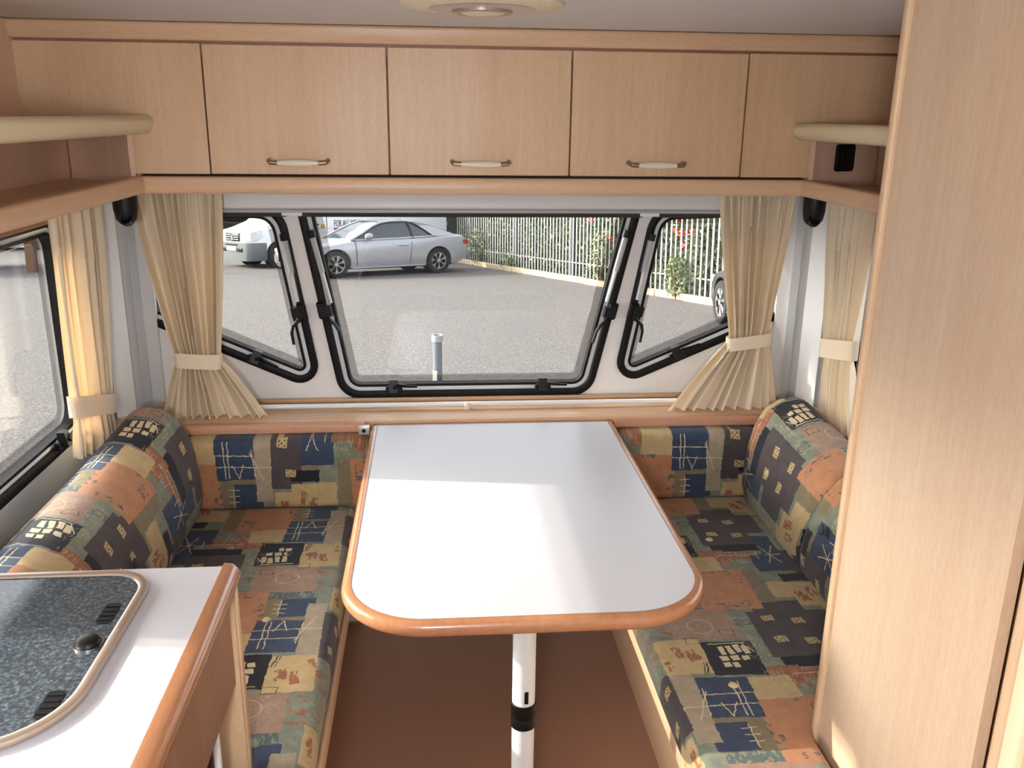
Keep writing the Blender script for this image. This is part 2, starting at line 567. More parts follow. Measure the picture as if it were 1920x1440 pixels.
def wall_holes(name, outer, holes, axis, t0, t1, mat):
    f = AX[axis]
    bm = bmesh.new()
    edges = []
    for loop in [outer] + holes:
        vs_ = [bm.verts.new(f(p[0], p[1], t0)) for p in loop]
        for i in range(len(vs_)):
            edges.append(bm.edges.new((vs_[i], vs_[(i + 1) % len(vs_)])))
    bmesh.ops.triangle_fill(bm, use_beauty=True, use_dissolve=False, edges=edges)
    r = bmesh.ops.extrude_face_region(bm, geom=bm.faces[:])
    dv = f(0, 0, t1) - f(0, 0, t0)
    for v in [g for g in r['geom'] if isinstance(g, bmesh.types.BMVert)]:
        v.co += dv
    return struct(from_bm(name, bm, mat))
def uv_by(o, fn):
    me = o.data
    uvl = me.uv_layers.new(name='UVMap')
    for p in me.polygons:
        for li in p.loop_indices:
            co = me.vertices[me.loops[li].vertex_index].co
            uvl.data[li].uv = fn(co, p.normal)

# ------------------------------------------------------------------ the shell of the caravan
XW = 1.13                        # side walls
YF = 2.80                        # front wall, inner face
YB = -2.50                       # rear wall
ZC = 1.86                        # ceiling
struct(box('floor', -XW, XW, YB, YF, -0.05, 0.0, 'terracotta_vinyl'))
hatch = round_poly([(-0.28, -1.0), (0.28, -1.0), (0.28, -0.44), (-0.28, -0.44)], 0.05)  # unseen roof opening, added so sky light fills in from behind
wall_holes('ceiling', [(-XW - .03, YB), (XW + .03, YB), (XW + .03, YF + .03), (-XW - .03, YF + .03)], [hatch], 'z', ZC, ZC + 0.04, 'ceiling_lining')

WC = round_poly([(-0.545, 1.415), (-0.432, 0.772), (0.382, 0.772), (0.528, 1.415)], [0.05, 0.075, 0.075, 0.05], 8)
WL = round_poly([(-1.03, 1.40), (-1.03, 1.035), (-0.49, 0.79), (-0.587, 1.385)], [0.05, 0.06, 0.055, 0.09], 8)
WR = round_poly([(1.02, 1.40), (1.02, 1.035), (0.455, 0.79), (0.562, 1.385)], [0.05, 0.06, 0.055, 0.09], 8)
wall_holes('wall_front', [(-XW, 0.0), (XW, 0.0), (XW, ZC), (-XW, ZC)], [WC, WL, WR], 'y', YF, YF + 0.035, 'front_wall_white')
SW = round_poly([(1.50, 0.785), (2.505, 0.785), (2.505, 1.385), (1.50, 1.385)], 0.09, 8)
KW = round_poly([(0.36, 0.98), (1.345, 0.98), (1.345, 1.385), (0.36, 1.385)], 0.06, 8)
RW2 = round_poly([(-1.9, 0.9), (-0.9, 0.9), (-0.9, 1.42), (-1.9, 1.42)], 0.06, 8)
DOOR = [(-1.75, 0.02), (-1.10, 0.02), (-1.10, 1.72), (-1.75, 1.72)]  # unseen doorway left open as an extra source of fill light
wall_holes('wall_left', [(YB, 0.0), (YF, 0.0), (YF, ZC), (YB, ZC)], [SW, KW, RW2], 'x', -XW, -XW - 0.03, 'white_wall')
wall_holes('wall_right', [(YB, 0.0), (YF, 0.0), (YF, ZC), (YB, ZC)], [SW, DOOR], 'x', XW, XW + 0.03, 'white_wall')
BW = round_poly([(-0.75, 0.85), (0.75, 0.85), (0.75, 1.42), (-0.75, 1.42)], 0.06, 8)  # unseen rear window, put in to brighten the room from the back
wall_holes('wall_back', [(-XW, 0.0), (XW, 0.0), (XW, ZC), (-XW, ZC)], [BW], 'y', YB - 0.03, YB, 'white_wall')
for i, s in enumerate((-1, 1)):
    pts = [(s * 1.13, 2.66), (s * 1.115, 2.665), (s * 1.045, 2.755), (s * 0.985, 2.785), (s * 0.985, 2.80), (s * 1.13, 2.80)]
    o = struct(prism('trim_%d' % (i + 1), pts, 'z', 0.62, 1.46, 'white_wall'))
    prism('cover_strip', [(s * 1.100, 2.672), (s * 1.094, 2.664), (s * 1.052, 2.716), (s * 1.058, 2.727)], 'z', 0.62, 1.455, 'white_plastic', o)
    prism('cover_strip', [(s * 1.040, 2.752), (s * 1.036, 2.743), (s * 1.016, 2.758), (s * 1.02, 2.768)], 'z', 0.62, 1.455, 'grey_plastic', o)

# ------------------------------------------------------------------ windows
def catch(parent, c, u, w, n, flip=1, lever=0.075):
    """a black window catch: base block, round hub and a bent lever; u along the frame, w towards the pane, n into the room"""
    c, u, w, n = Vector(c), Vector(u).normalized(), Vector(w).normalized(), Vector(n).normalized()
    bm = bmesh.new()
    mt = Matrix((u, w, n)).transposed().to_4x4()
    mt.translation = c
    bm_box(bm, -0.026, 0.026, -0.012, 0.012, 0.0, 0.016)
    bmesh.ops.bevel(bm, geom=bm.edges[:], offset=0.003, segments=1, affect='EDGES')
    k = bm_box(bm, -0.015, 0.012, -0.004, 0.036, 0.008, 0.034)
    for v in k:
        if v.co.y > 0.02: v.co.z *= 0.75
    bm.transform(mt)
    base = from_bm('catch', bm, 'black_plastic', parent)
    pts = [mt @ Vector((0, 0.012, 0.03)), mt @ Vector((flip * 0.018, 0.022, 0.036)), mt @ Vector((flip * 0.04, 0.02, 0.04)), mt @ Vector((flip * lever, 0.018, 0.04))]
    tube('lever', pts, [0.007, 0.006, 0.005, 0.004], 'black_plastic', base, 6)
    return base
def hook_catch(parent, c, u, w, n, out):
    """a catch on an upright edge with its lever curving downwards"""
    c, u, w, n = Vector(c), Vector(u).normalized(), Vector(w).normalized(), Vector(n).normalized()
    mt = Matrix((u, w, n)).transposed().to_4x4()
    mt.translation = c
    bm = bmesh.new()
    bm_box(bm, -0.024, 0.03, -0.014, 0.016, 0.0, 0.02)
    bmesh.ops.bevel(bm, geom=bm.edges[:], offset=0.004, segments=1, affect='EDGES')
    bm_box(bm, -0.012, 0.02, 0.0, 0.03, 0.006, 0.034)
    bm.transform(mt)
    base = from_bm('catch', bm, 'black_plastic', parent)
    pts = [mt @ Vector(q) for q in ((-0.012, 0.0, 0.024), (-0.022, out * 0.016, 0.032), (-0.036, out * 0.034, 0.038), (-0.058, out * 0.042, 0.04), (-0.095, out * 0.044, 0.04))]
    tube('lever', pts, [0.007, 0.0065, 0.006, 0.005, 0.0045], 'black_plastic', base, 6)
    return base
def stay(parent, a, b, r=0.006):
    o = tube('stay', [a, b], r, 'aluminium', parent, 8)
    a, b = Vector(a), Vector(b)
    tube('stay_sleeve', [a.lerp(b, 0.03), a.lerp(b, 0.55)], r * 1.5, 'grey_plastic', o, 8)
    tube('stay_clamp', [a.lerp(b, -0.05), a.lerp(b, 0.05)], r * 2.2, 'black_plastic', o, 8)
    return o
def window(name, outline, axis, t, sgn, label):
    """t: inner wall face, sgn: direction of outside along the axis"""
    o = struct(ring(name, offset_poly(outline, -0.004), offset_poly(outline, 0.020), axis, t - sgn * 0.012, t + sgn * 0.006, 'black_rubber', None, 0.004), label)
    ring('inner_strip', offset_poly(outline, 0.0195), offset_poly(outline, 0.034), axis, t + sgn * 0.002, t + sgn * 0.02, 'window_strip', o)
    ring('inner_seal', offset_poly(outline, 0.0335), offset_poly(outline, 0.042), axis, t - sgn * 0.002, t + sgn * 0.03, 'black_rubber', o)
    ring('pane_border', offset_poly(outline, 0.0), offset_poly(outline, 0.062), axis, t + sgn * 0.036, t + sgn * 0.042, 'acrylic_border', o)
    prism('pane', offset_poly(outline, 0.0), axis, t + sgn * 0.044, t + sgn * 0.047, 'acrylic', o)
    return o
IN = (0, -1, 0)
w1 = window('window_1', WC, 'y', YF, 1, 'wide middle front window with black rubber seal')
catch(w1, (-0.262, YF - 0.008, 0.800), (1, 0, 0), (0, 0, 1), IN)
catch(w1, (0.222, YF - 0.008, 0.800), (1, 0, 0), (0, 0, 1), IN)
ld, rd = Vector((-0.545 + 0.432, 0, 1.415 - 0.772)).normalized(), Vector((0.528 - 0.382, 0, 1.415 - 0.772)).normalized()
hook_catch(w1, (-0.478, YF - 0.008, 1.06), ld, (1, 0, 0), IN, 1)
hook_catch(w1, (0.442, YF - 0.008, 1.05), rd, (-1, 0, 0), IN, 1)
stay(w1, (-0.500, YF - 0.012, 1.30), (-0.452, YF - 0.012, 1.085))
stay(w1, (0.478, YF - 0.012, 1.30), (0.425, YF - 0.012, 1.085))
w2 = window('window_2', WL, 'y', YF, 1, 'slanted left front window beside the curtain')
w3 = window('window_3', WR, 'y', YF, 1, 'slanted right front window beside the curtain')
hook_catch(w2, (-0.540, YF - 0.008, 1.055), ld, (-1, 0, 0), IN, 1)
hook_catch(w3, (0.508, YF - 0.008, 1.05), rd, (1, 0, 0), IN, 1)
stay(w2, (-0.583, YF - 0.012, 1.29), (-0.552, YF - 0.012, 1.09))
stay(w3, (0.558, YF - 0.012, 1.29), (0.522, YF - 0.012, 1.09))
catch(w2, (-0.695, YF - 0.008, 0.903), (0.54, 0, -0.245), (0.245, 0, 0.54), IN)
catch(w3, (0.668, YF - 0.008, 0.903), (0.565, 0, 0.245), (-0.245, 0, 0.565), IN)
for name, s in (('window_4', -1), ('window_5', 1)):
    w = window(name, SW, 'x', s * XW, s, 'side window of the seating area behind the %s bench' % ('left' if s < 0 else 'right'))
    inn = (-s, 0, 0)
    catch(w, (s * (XW - 0.008), 2.30, 0.812), (0, 1, 0), (0, 0, 1), inn)
    catch(w, (s * (XW - 0.008), 1.75, 0.812), (0, 1, 0), (0, 0, 1), inn)
    hook_catch(w, (s * (XW - 0.008), 2.475, 1.00), (0, 0, 1), (0, -1, 0), inn, 1)
    stay(w, (s * (XW - 0.012), 2.462, 1.31), (s * (XW - 0.012), 2.462, 1.03))
window('window_6', KW, 'x', -XW, -1, 'side window over the kitchen worktop')
window('window_7', RW2, 'x', -XW, -1, 'side window at the rear of the caravan')
window('window_8', BW, 'y', YB, -1, 'unseen rear window added for fill light')

# ------------------------------------------------------------------ roller blind over the front windows
t = thing('roller_blind', 'long white blind cassette under the overhead lockers above the front windows', 'blind', (0, 2.74, 1.38))
prism('cassette', round_poly([(2.705, 1.379), (2.79, 1.379), (2.79, 1.445), (2.72, 1.445)], [0.012, 0.003, 0.003, 0.02], 4), 'x', -0.98, 0.98, 'white_plastic', t, smooth=True)
box('lip', -0.98, 0.98, 2.702, 2.712, 1.373, 1.383, 'grey_plastic', t, 0.002)
for a, b in ((-0.98, -0.565), (-0.525, 0.512), (0.553, 0.98)):
    prism('blind_roll', round_poly([(2.722, 1.358), (2.772, 1.358), (2.772, 1.380), (2.722, 1.380)], 0.008, 3), 'x', a, b, 'dark_blind', t, smooth=True)
for a in (-0.545, 0.532):
    box('end_clip', a - 0.03, a + 0.03, 2.715, 2.78, 1.362, 1.380, 'white_plastic', t, 0.003)

# ------------------------------------------------------------------ front ledge and its curtain rail
t = thing('front_ledge', 'beech window ledge under the front windows', 'ledge', (0, 2.7, 0.72))
box('board', -XW + .001, XW - .001, 2.605, YF - .001, 0.735, 0.757, 'beech_along_x', t, 0.002)
box('rear_lip', -XW + .02, XW - .02, YF - 0.018, YF - .002, 0.757, 0.772, 'beech_along_x', t, 0.003)
for a, b in ((-0.895, -0.345), (0.425, 0.9)):
    prism('nosing', round_poly([(2.580, 0.728), (2.605, 0.728), (2.605, 0.757), (2.580, 0.757)], [0.004, 0.001, 0.001, 0.008], 3), 'x', a, b, 'cherry_strip', t, smooth=True)
br = box('table_bracket', -0.362, -0.328, 2.566, 2.584, 0.724, 0.752, 'aluminium', t, 0.003)
lathe('screw', [(0, 0.003), (0.006, 0.002), (0.006, 0)], (-0.346, 2.566, 0.738), 'black_plastic', br, 8, Euler((R(90), 0, 0)))
t = thing('curtain_rail', 'thin white curtain rail lying low along the front ledge', 'rail', (0, 2.66, 0.757))
tube('rail', [(-0.80, 2.704, 0.774), (0.80, 2.704, 0.774)], 0.0075, 'white_plastic', t, 8)
for x in (-0.78, -0.03, 0.78):
    b = box('rail_clip', x - 0.008, x + 0.008, 2.690, 2.716, 0.757, 0.772, 'ivory', t, 0.002)
    lathe('hook', [(0, 0.012), (0.007, 0.008), (0.009, 0.0), (0.005, -0.006), (0, -0.007)], (x, 2.694, 0.772), 'ivory', b, 10)

# ------------------------------------------------------------------ overhead lockers
YL = 2.35
t = thing('overhead_locker', 'long beech overhead locker with three handled doors above the front windows', 'cabinet', (0, 2.5, 1.45))
prism('carcass', [(YL + 0.022, 1.50), (YL + 0.022, 1.855), (YF - .002, 1.855), (YF - .002, 1.47), (YL + .05, 1.47)], 'x', -0.868, 0.868, 'walnut_panel', t)
DX = [-1.128, -0.682, -0.237, 0.224, 0.678, 1.128]
for i in range(5):
    a, b = DX[i] + 0.0018, DX[i + 1] - 0.0018
    if 0 < i < 4:
        d = box('door', a, b, YL, YL + 0.018, 1.506, 1.812, 'beech_vertical', t, 0.0016, 1)
        xc = (a + b) / 2 + (-0.003, 0.0, -0.002)[i - 1]
        for s in (-1, 1):
            tube('mount', [(xc + s * 0.072, YL, 1.541), (xc + s * 0.072, YL - 0.024, 1.540), (xc + s * 0.068, YL - 0.030, 1.537), (xc + s * 0.050, YL - 0.030, 1.536)], [0.006, 0.0055, 0.006, 0.006], 'satin_steel', d, 10)
        lathe('grip', [(0, -0.053), (0.0055, -0.053), (0.0085, -0.02), (0.009, 0.0), (0.0085, 0.02), (0.0055, 0.053), (0, 0.053)], (xc, YL - 0.030, 1.536), 'ivory', d, 12, Euler((0, R(90), 0)))
    else:
        s = -1 if i == 0 else 1
        e = 0.868
        pts = [(a, 1.648), (b, 1.648), (b, 1.812), (a, 1.812)]
        if s < 0:
            pts = [(-e, 1.506), (b, 1.506), (b, 1.812), (a, 1.812), (a, 1.60), (-e, 1.60)]
        else:
            pts = [(a, 1.506), (e, 1.506), (e, 1.60), (b, 1.60), (b, 1.812), (a, 1.812)]
        prism('end_panel', pts, 'y', YL, YL + 0.018, 'beech_vertical', t)
prism('cornice', round_poly([(YL - 0.014, 1.818), (YL + 0.02, 1.818), (YL + 0.02, ZC - .001), (YL - 0.022, ZC - .001)], [0.004, 0, 0, 0.006], 3), 'x', -1.128, 1.128, 'beech_along_x', t, smooth=True)
prism('bottom_rail', round_poly([(YL - 0.022, 1.457), (YL + 0.035, 1.457), (YL + 0.035, 1.5), (YL - 0.016, 1.5)], [0.018, 0, 0, 0.008], 5), 'x', -0.856, 0.856, 'beech_along_x', t, smooth=True)
box('top_filler', -1.127, 1.127, YL + 0.008, YL + 0.0205, 1.79, 1.84, 'walnut_panel', t)
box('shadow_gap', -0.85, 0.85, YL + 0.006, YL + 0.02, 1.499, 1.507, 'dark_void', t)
box('underside', -0.86, 0.86, YL + 0.03, YF - .002, 1.458, 1.471, 'walnut_panel', t)

# ------------------------------------------------------------------ open side shelves
def side_shelf(s):
    side = 'left' if s < 0 else 'right'
    y0 = 0.35 if s < 0 else 1.468
    t = thing('wall_shelf', 'two-tier open beech shelf with cream upper edge along the %s wall' % side, 'shelf', (s * 1.0, 1.6, 1.46))
    def X(a): return s * a
    xs = sorted((X(1.128), X(0.858)))
    prism('bottom_board', [(X(1.128), y0), (X(0.862), y0), (X(0.862), YL + .02), (X(1.128), YF - .01)], 'z', 1.462, 1.478, 'beech_pink_panel', t)
    prism('front_rail', round_poly([(X(0.838), 1.457), (X(0.876), 1.457), (X(0.876), 1.500), (X(0.842), 1.500)], [0.016, 0.002, 0.004, 0.008], 5), 'y', y0, YL + 0.012, 'beech_along_y', t, smooth=True)
    box('upper_board', xs[0] if s < 0 else X(0.835), X(0.835) if s < 0 else xs[1], y0, YL - 0.002, 1.610, 1.634, 'beech_along_y', t)
    n = round_poly([(X(0.815), 1.602), (X(0.850), 1.602), (X(0.850), 1.645), (X(0.805), 1.645)], [0.02, 0.002, 0.002, 0.012], 6)
    prism('upper_edge', n, 'y', y0, YL - 0.004, 'cream_plastic', t, bevel=0.006)
    box('back_panel', min(X(1.128), X(1.116)), max(X(1.128), X(1.116)), y0, YF - .03, 1.478, ZC - .002, 'beech_pink_panel', t)
    a, b = Vector((X(0.868), YL + 0.01)), Vector((X(1.112), YL + (0.25 if s < 0 else 0.13)))
    d = (b - a).normalized()
    nn = Vector((-d.y, d.x)) * (0.012 * (1 if s > 0 else -1))
    prism('corner_panel', [tuple(a), tuple(b), tuple(b + nn), tuple(a + nn)], 'z', 1.478, 1.609, 'beech_pink_panel', t)
    prism('panel_edge', [(X(0.864), YL - 0.001), (X(0.876), YL - 0.001), (X(0.876), YL + 0.02), (X(0.864), YL + 0.02)], 'z', 1.499, 1.602, 'beech_pink_panel', t)
    # blind cassette of the side window, hung under the shelf against the wall
    c = thing('roller_blind', 'cream blind cassette above the %s side window' % side, 'blind', (s * 1.1, 1.9, 1.4))
    c2 = box('cassette', min(X(1.128), X(1.106)), max(X(1.128), X(1.106)), 1.46, 2.58, 1.395, 1.440, 'cream_plastic', c, 0.008)
    box('blind_bar', min(X(1.126), X(1.110)), max(X(1.126), X(1.110)), 1.48, 2.56, 1.374, 1.397, 'walnut_panel', c, 0.003)
    return t
side_shelf(-1)
side_shelf(1)

# black switch plate on the right corner panel
a, b = Vector((0.868, YL + 0.01, 0)), Vector((1.112, YL + 0.13, 0))
d = (b - a).normalized()
nrm = Vector((d.y, -d.x, 0))
if nrm.y > 0: nrm = -nrm
c = a.lerp(b, 0.48) + Vector((0, 0, 1.555)) + nrm * 0.001
mt = Matrix((d, Vector((0, 0, 1)), nrm)).transposed().to_4x4()
mt.translation = c
t = thing('switch_plate', 'square black switch plate under the right cream shelf edge', 'switch', matrix=mt)
prism('plate', round_poly([(-0.036, -0.036), (0.036, -0.036), (0.036, 0.036), (-0.036, 0.036)], 0.008, 4), 'z', 0.0, 0.010, 'black_plastic', t, bevel=0.003)
box('rocker', -0.022, 0.022, -0.022, 0.022, 0.0095, 0.015, 'black_plastic', t, 0.003)

# black corner lamps
for s, w_ in ((-1, 'left'), (1, 'right')):
    t = thing('corner_spotlight', 'small black spotlight hanging under the %s corner of the shelf' % w_, 'lamp', (s * 0.925, 2.43, 1.457), 'corner spotlights')
    lathe('housing', [(0, -0.088), (0.016, -0.086), (0.026, -0.074), (0.030, -0.05), (0.031, -0.012), (0.031, 0.0), (0, 0.0)], (s * 0.925, 2.43, 1.459), 'black_plastic', t, 20)
    lathe('lens_rim', [(0.012, -0.006), (0.017, -0.004), (0.017, 0.004), (0.012, 0.006)], (s * 0.917, 2.408, 1.385), 'black_plastic', t, 12, Euler((R(70), 0, 0)))

# ------------------------------------------------------------------ curtains
def curtain(label, P, zt, ztie, zb, top, tie, bot, tieh, folds, seed, depth, side, zbe=None, ruffle=0.010):
    rnd = random.Random(seed)
    t = thing('curtain', label, 'curtain', P((bot[0] + bot[1]) / 2, 0.0, zb), 'tied back curtains')
    nu, nv = folds * 10, 44
    ph = [rnd.uniform(-0.6, 0.6) for _ in range(folds + 2)]
    am = [rnd.uniform(0.4, 1.5) for _ in range(folds + 2)]
    bm = bmesh.new()
    rows = []
    for j in range(nv + 1):
        f = j / nv
        row = []
        for i in range(nu + 1):
            s = i / nu
            k = folds * (s + 0.030 * math.sin(2 * math.pi * (1.6 * s + 0.13 * seed)) + 0.014 * math.sin(2 * math.pi * (4.3 * s + 0.31 * seed)))
            k = min(max(k, 0.0), folds - 1e-6)
            i0 = int(k); fr = k - i0
            sm = fr * fr * (3 - 2 * fr)
            ampk = am[i0] * (1 - sm) + am[i0 + 1] * sm
            phk = ph[i0] * (1 - sm) + ph[i0 + 1] * sm
            z0 = zt
            z1 = zb + ((zbe or 0.0) * s)
            z = z0 + (z1 - z0) * f
            ft = (zt - ztie) / (zt - zb)
            if f < ft:
                q = f / ft
                e = q ** 1.25
                L = top[0] + (tie[0] - top[0]) * e
                Rr = top[1] + (tie[1] - top[1]) * e
                amp = 0.015 + 0.008 * q
                bow = 0.0
            else:
                q = (f - ft) / (1 - ft)
                e = q ** 0.85
                L = tie[0] + (bot[0] - tie[0]) * e
                Rr = tie[1] + (bot[1] - tie[1]) * e
                amp = 0.023 - 0.004 * q
            pinch = math.exp(-((f - ft) / 0.05) ** 2)
            amp *= (1 - 0.45 * pinch)
            wave = math.sin(2 * math.pi * k + phk + 0.5 * math.sin(3.0 * f + seed))
            dd = amp * ampk * (wave + 0.25 * math.sin(4 * math.pi * k + 1.3 * phk + 2.2 * f))
            sx = (Rr - L) / folds * 0.18 * math.cos(2 * math.pi * k + phk) * min(1.0, f * 4)
            row.append(bm.verts.new(P(L + (Rr - L) * s + sx, depth + dd, z)))
        rows.append(row)
    for a, b in zip(rows, rows[1:]):
        for i in range(nu):
            bm.faces.new((a[i], a[i + 1], b[i + 1], b[i]))
    o = from_bm('cloth', bm, 'curtain_cloth', t, False)
    for p in o.data.polygons: p.use_smooth = True
    # tie band: a flat closed strap round the gathered cloth
    bm = bmesh.new()
    n = 28
    cx, hw = (tie[0] + tie[1]) / 2, (tie[1] - tie[0]) / 2 + 0.006
    ringv = []
    for k in range(n):
        a = 2 * math.pi * k / n
        ca, sa = math.cos(a), math.sin(a)
        x = cx + hw * math.copysign(abs(ca) ** 0.6, ca)
        dd = depth + 0.026 * math.copysign(abs(sa) ** 0.6, sa)
        zs = side * 0.010 * (x - cx) / hw
        ringv.append([bm.verts.new(P(x, dd * 1.0, ztie + zs + h)) for h in (-tieh / 2, -tieh / 2 + 0.006, tieh / 2 - 0.006, tieh / 2)])
    for k in range(n):
        a, b = ringv[k], ringv[(k + 1) % n]
        for h in range(3):
            bm.faces.new((a[h], b[h], b[h + 1], a[h + 1]))
    from_bm('tieback', bm, 'curtain_cloth', t, True)
    return t
PF = lambda s, d, z: Vector((s, 2.655 - d, z))
curtain('cream curtain tied back at the left of the front window', PF, 1.455, 0.942, 0.759, (-0.985, -0.728), (-0.898, -0.773), (-0.958, -0.648), 0.046, 11, 3, 0.0, -0.4)
curtain('cream curtain tied back at the right of the front window', PF, 1.455, 0.984, 0.759, (0.722, 0.972), (0.790, 0.920), (0.606, 0.968), 0.042, 10, 11, 0.0, 1)
PL = lambda s, d, z: Vector((-1.060 + d * 0.75, s, z))
PR = lambda s, d, z: Vector((1.060 - d * 0.75, s, z))
curtain('sunlit cream curtain hanging beside the left side window', PL, 1.455, 0.885, 0.790, (2.275, 2.61), (2.268, 2.54), (2.240, 2.535), 0.058, 6, 21, 0.0, -4.0, zbe=-0.07)
curtain('cream curtain hanging between the right corner and the wardrobe', PR, 1.455, 1.004, 0.785, (2.32, 2.645), (2.362, 2.565), (2.31, 2.535), 0.058, 6, 33, 0.0, -2.2, zbe=-0.075)

# ------------------------------------------------------------------ benches and upholstery
def button(parent, c, n, mat='patchwork_fabric', r=0.011):
    q = Vector(n).to_track_quat('Z', 'Y').to_euler()
    o = lathe('button', [(0, 0.006), (r * 0.6, 0.005), (r, 0.001), (r, -0.003)], c, mat, parent, 12, q)
    if mat == 'patchwork_fabric':
        uv_by(o, lambda co, nn: (co.x * 0.4 + 0.3, co.y * 0.4 + 0.17))
    return o
BTN = {'grey': plain('button_grey', rgb(150, 140, 120), 0.8, var=0.3), 'cream': plain('button_cream', rgb(212, 190, 146), 0.8), 'blue': plain('button_blue', rgb(60, 66, 80), 0.8)}
def cushion_slab(name, outline, z0, z1, label, uvf, bev=0.030, crown=0.012):
    root = thing(name, label, 'cushion', (sum(p[0] for p in outline) / len(outline), sum(p[1] for p in outline) / len(outline), z0))
    f = AX['z']
    bm = bmesh.new()
    xs, ys = [p[0] for p in outline], [p[1] for p in outline]
    # stacked outlines give a soft rounded rim
    rim = []
    for k in range(7):
        a = math.pi / 2 * k / 6
        rim.append((bev * (1 - math.sin(a)), bev * (1 - math.cos(a))))
    layers = [(i_, z0 + h) for i_, h in [(r[0], r[1]) for r in reversed([(bev * (1 - math.cos(math.pi / 2 * k / 4)), bev * (1 - math.sin(math.pi / 2 * k / 4))) for k in range(5)])]]
    layers += [(bev * (1 - math.cos(math.pi / 2 * k / 6)), z1 - bev + bev * math.sin(math.pi / 2 * k / 6)) for k in range(7)]
    rings = [[bm.verts.new((p[0], p[1], z)) for p in offset_poly(outline, i_)] for i_, z in layers]
    n = len(outline)
    for a, b in zip(rings, rings[1:]):
        for i in range(n):
            bm.faces.new((a[i], a[(i + 1) % n], b[(i + 1) % n], b[i]))
    bm.faces.new(rings[0]); bm.faces.new(rings[-1])
    o = from_bm('cover', bm, 'patchwork_fabric', root, True)
    uv_by(o, uvf)
    return root
def soft_outline(pts, r=0.03):
    return round_poly(pts, r, 4)
ZS = 0.50
def uv_seat_l(co, n):
    if abs(n.x) > 0.75: return (co.x + 0.80 + (ZS - co.z) * (1 if co.x > -0.6 else -1), co.y - 2.06)
    if abs(n.y) > 0.75: return (co.x + 0.80, co.y - 2.06 + (co.z - ZS))
    return (co.x + 0.80, co.y - 2.06)
def uv_seat_r(co, n):
    if abs(n.x) > 0.75: return (0.768 - co.x + (ZS - co.z) * (1 if co.x < 0.6 else -1), 1.87 - co.y)
    if abs(n.y) > 0.75: return (0.768 - co.x, 1.87 - co.y + (ZS - co.z))
    return (0.768 - co.x, 1.87 - co.y)
lo = [(-1.125, 1.462), (-0.474, 1.462), (-0.474, 1.20), (-0.372, 1.20), (-0.372, 2.575), (-1.125, 2.575)]
cl = cushion_slab('seat_cushion', soft_outline(lo, 0.045), 0.405, ZS, 'patchwork seat cushion on the left bench beside the kitchen unit', uv_seat_l)
for x, y, m in ((-0.701, 2.292, 'grey'), (-0.53, 2.25, 'blue'), (-0.537, 1.913, 'cream'), (-0.70, 1.93, 'grey'), (-0.54, 1.58, 'grey')):
    button(cl, (x, y, ZS - 0.001), (0, 0, 1), BTN[m])
ro = [(0.352, 1.20), (0.608, 1.20), (0.608, 1.470), (1.125, 1.470), (1.125, 2.575), (0.352, 2.575)]
cr = cushion_slab('seat_cushion', soft_outline(ro, 0.045), 0.405, ZS, 'patchwork seat cushion on the right bench beside the wardrobe', uv_seat_r)
for x, y, m in ((0.645, 2.256, 'cream'), (0.636, 1.912, 'grey'), (0.486, 1.91, 'cream'), (0.494, 1.586, 'cream'), (0.648, 1.575, 'grey'), (0.48, 2.25, 'grey')):
    button(cr, (x, y, ZS - 0.001), (0, 0, 1), BTN[m])
for s, w_, ol in ((-1, 'left', lo), (1, 'right', ro)):
    t = thing('bench', 'low beech bench box carrying the %s seat cushion' % w_, 'bench', (s * 0.75, 2.0, 0.0))
    x0, x1 = (s * 0.368, s * 0.384)
    y0 = 1.20
    box('fascia', min(x0, x1), max(x0, x1), y0, 2.57, 0.352, 0.402, 'beech_along_y', t, 0.003)
    box('seat_board', min(s * 0.385, s * 1.125), max(s * 0.385, s * 1.125), 1.47, 2.57, 0.385, 0.403, 'beech_along_y', t)
    box('base_panel', min(s * 0.45, s * 0.462), max(s * 0.45, s * 0.462), 1.22, 2.665, 0.0, 0.384, 'beech_along_y', t)
    box('front_board', min(s * 0.384, s * 0.46), max(s * 0.384, s * 0.46), 1.22, 2.57, 0.37, 0.384, 'beech_along_y', t)
t = thing('front_chest', 'white panelled chest under the front ledge behind the table', 'chest', (0, 2.72, 0))
box('front_panel', -0.449, 0.449, 2.69, 2.705, 0.0, 0.734, 'white_wall', t)
box('plinth', -0.449, 0.449, 2.684, 2.6895, 0.0, 0.012, 'walnut_panel', t)

def back_cushion(x0, x1, label, uoff):
    root = thing('back_cushion', label, 'cushion', ((x0 + x1) / 2, 2.55, ZS))
    ol = round_poly([(x0, ZS + .002), (x1, ZS + .002), (x1, 0.727), (x0, 0.727)], 0.035, 5)
    bm = bmesh.new()
    layers = [(0.0, 2.603), (0.0, 2.555), (0.003, 2.542), (0.010, 2.533), (0.022, 2.529)]
    rings = [[bm.verts.new((p[0], y, p[1])) for p in offset_poly(ol, i_)] for i_, y in layers]
    n = len(ol)
    for a, b in zip(rings, rings[1:]):
        for i in range(n):
            bm.faces.new((a[i], a[(i + 1) % n], b[(i + 1) % n], b[i]))
    bm.faces.new(rings[0]); bm.faces.new(rings[-1])
    o = from_bm('cover', bm, 'patchwork_fabric', root, True)
    uv_by(o, lambda co, nn: (co.x + uoff, 0.99 - co.z))
    return root
b1 = back_cushion(-0.885, -0.33, 'flat patchwork back cushion below the ledge left of the table', 1.02)
button(b1, (-0.412, 2.530, 0.655), (0, -1, 0), BTN['grey'], 0.007)
b2 = back_cushion(0.426, 0.885, 'flat patchwork back cushion below the ledge right of the table', 0.72)

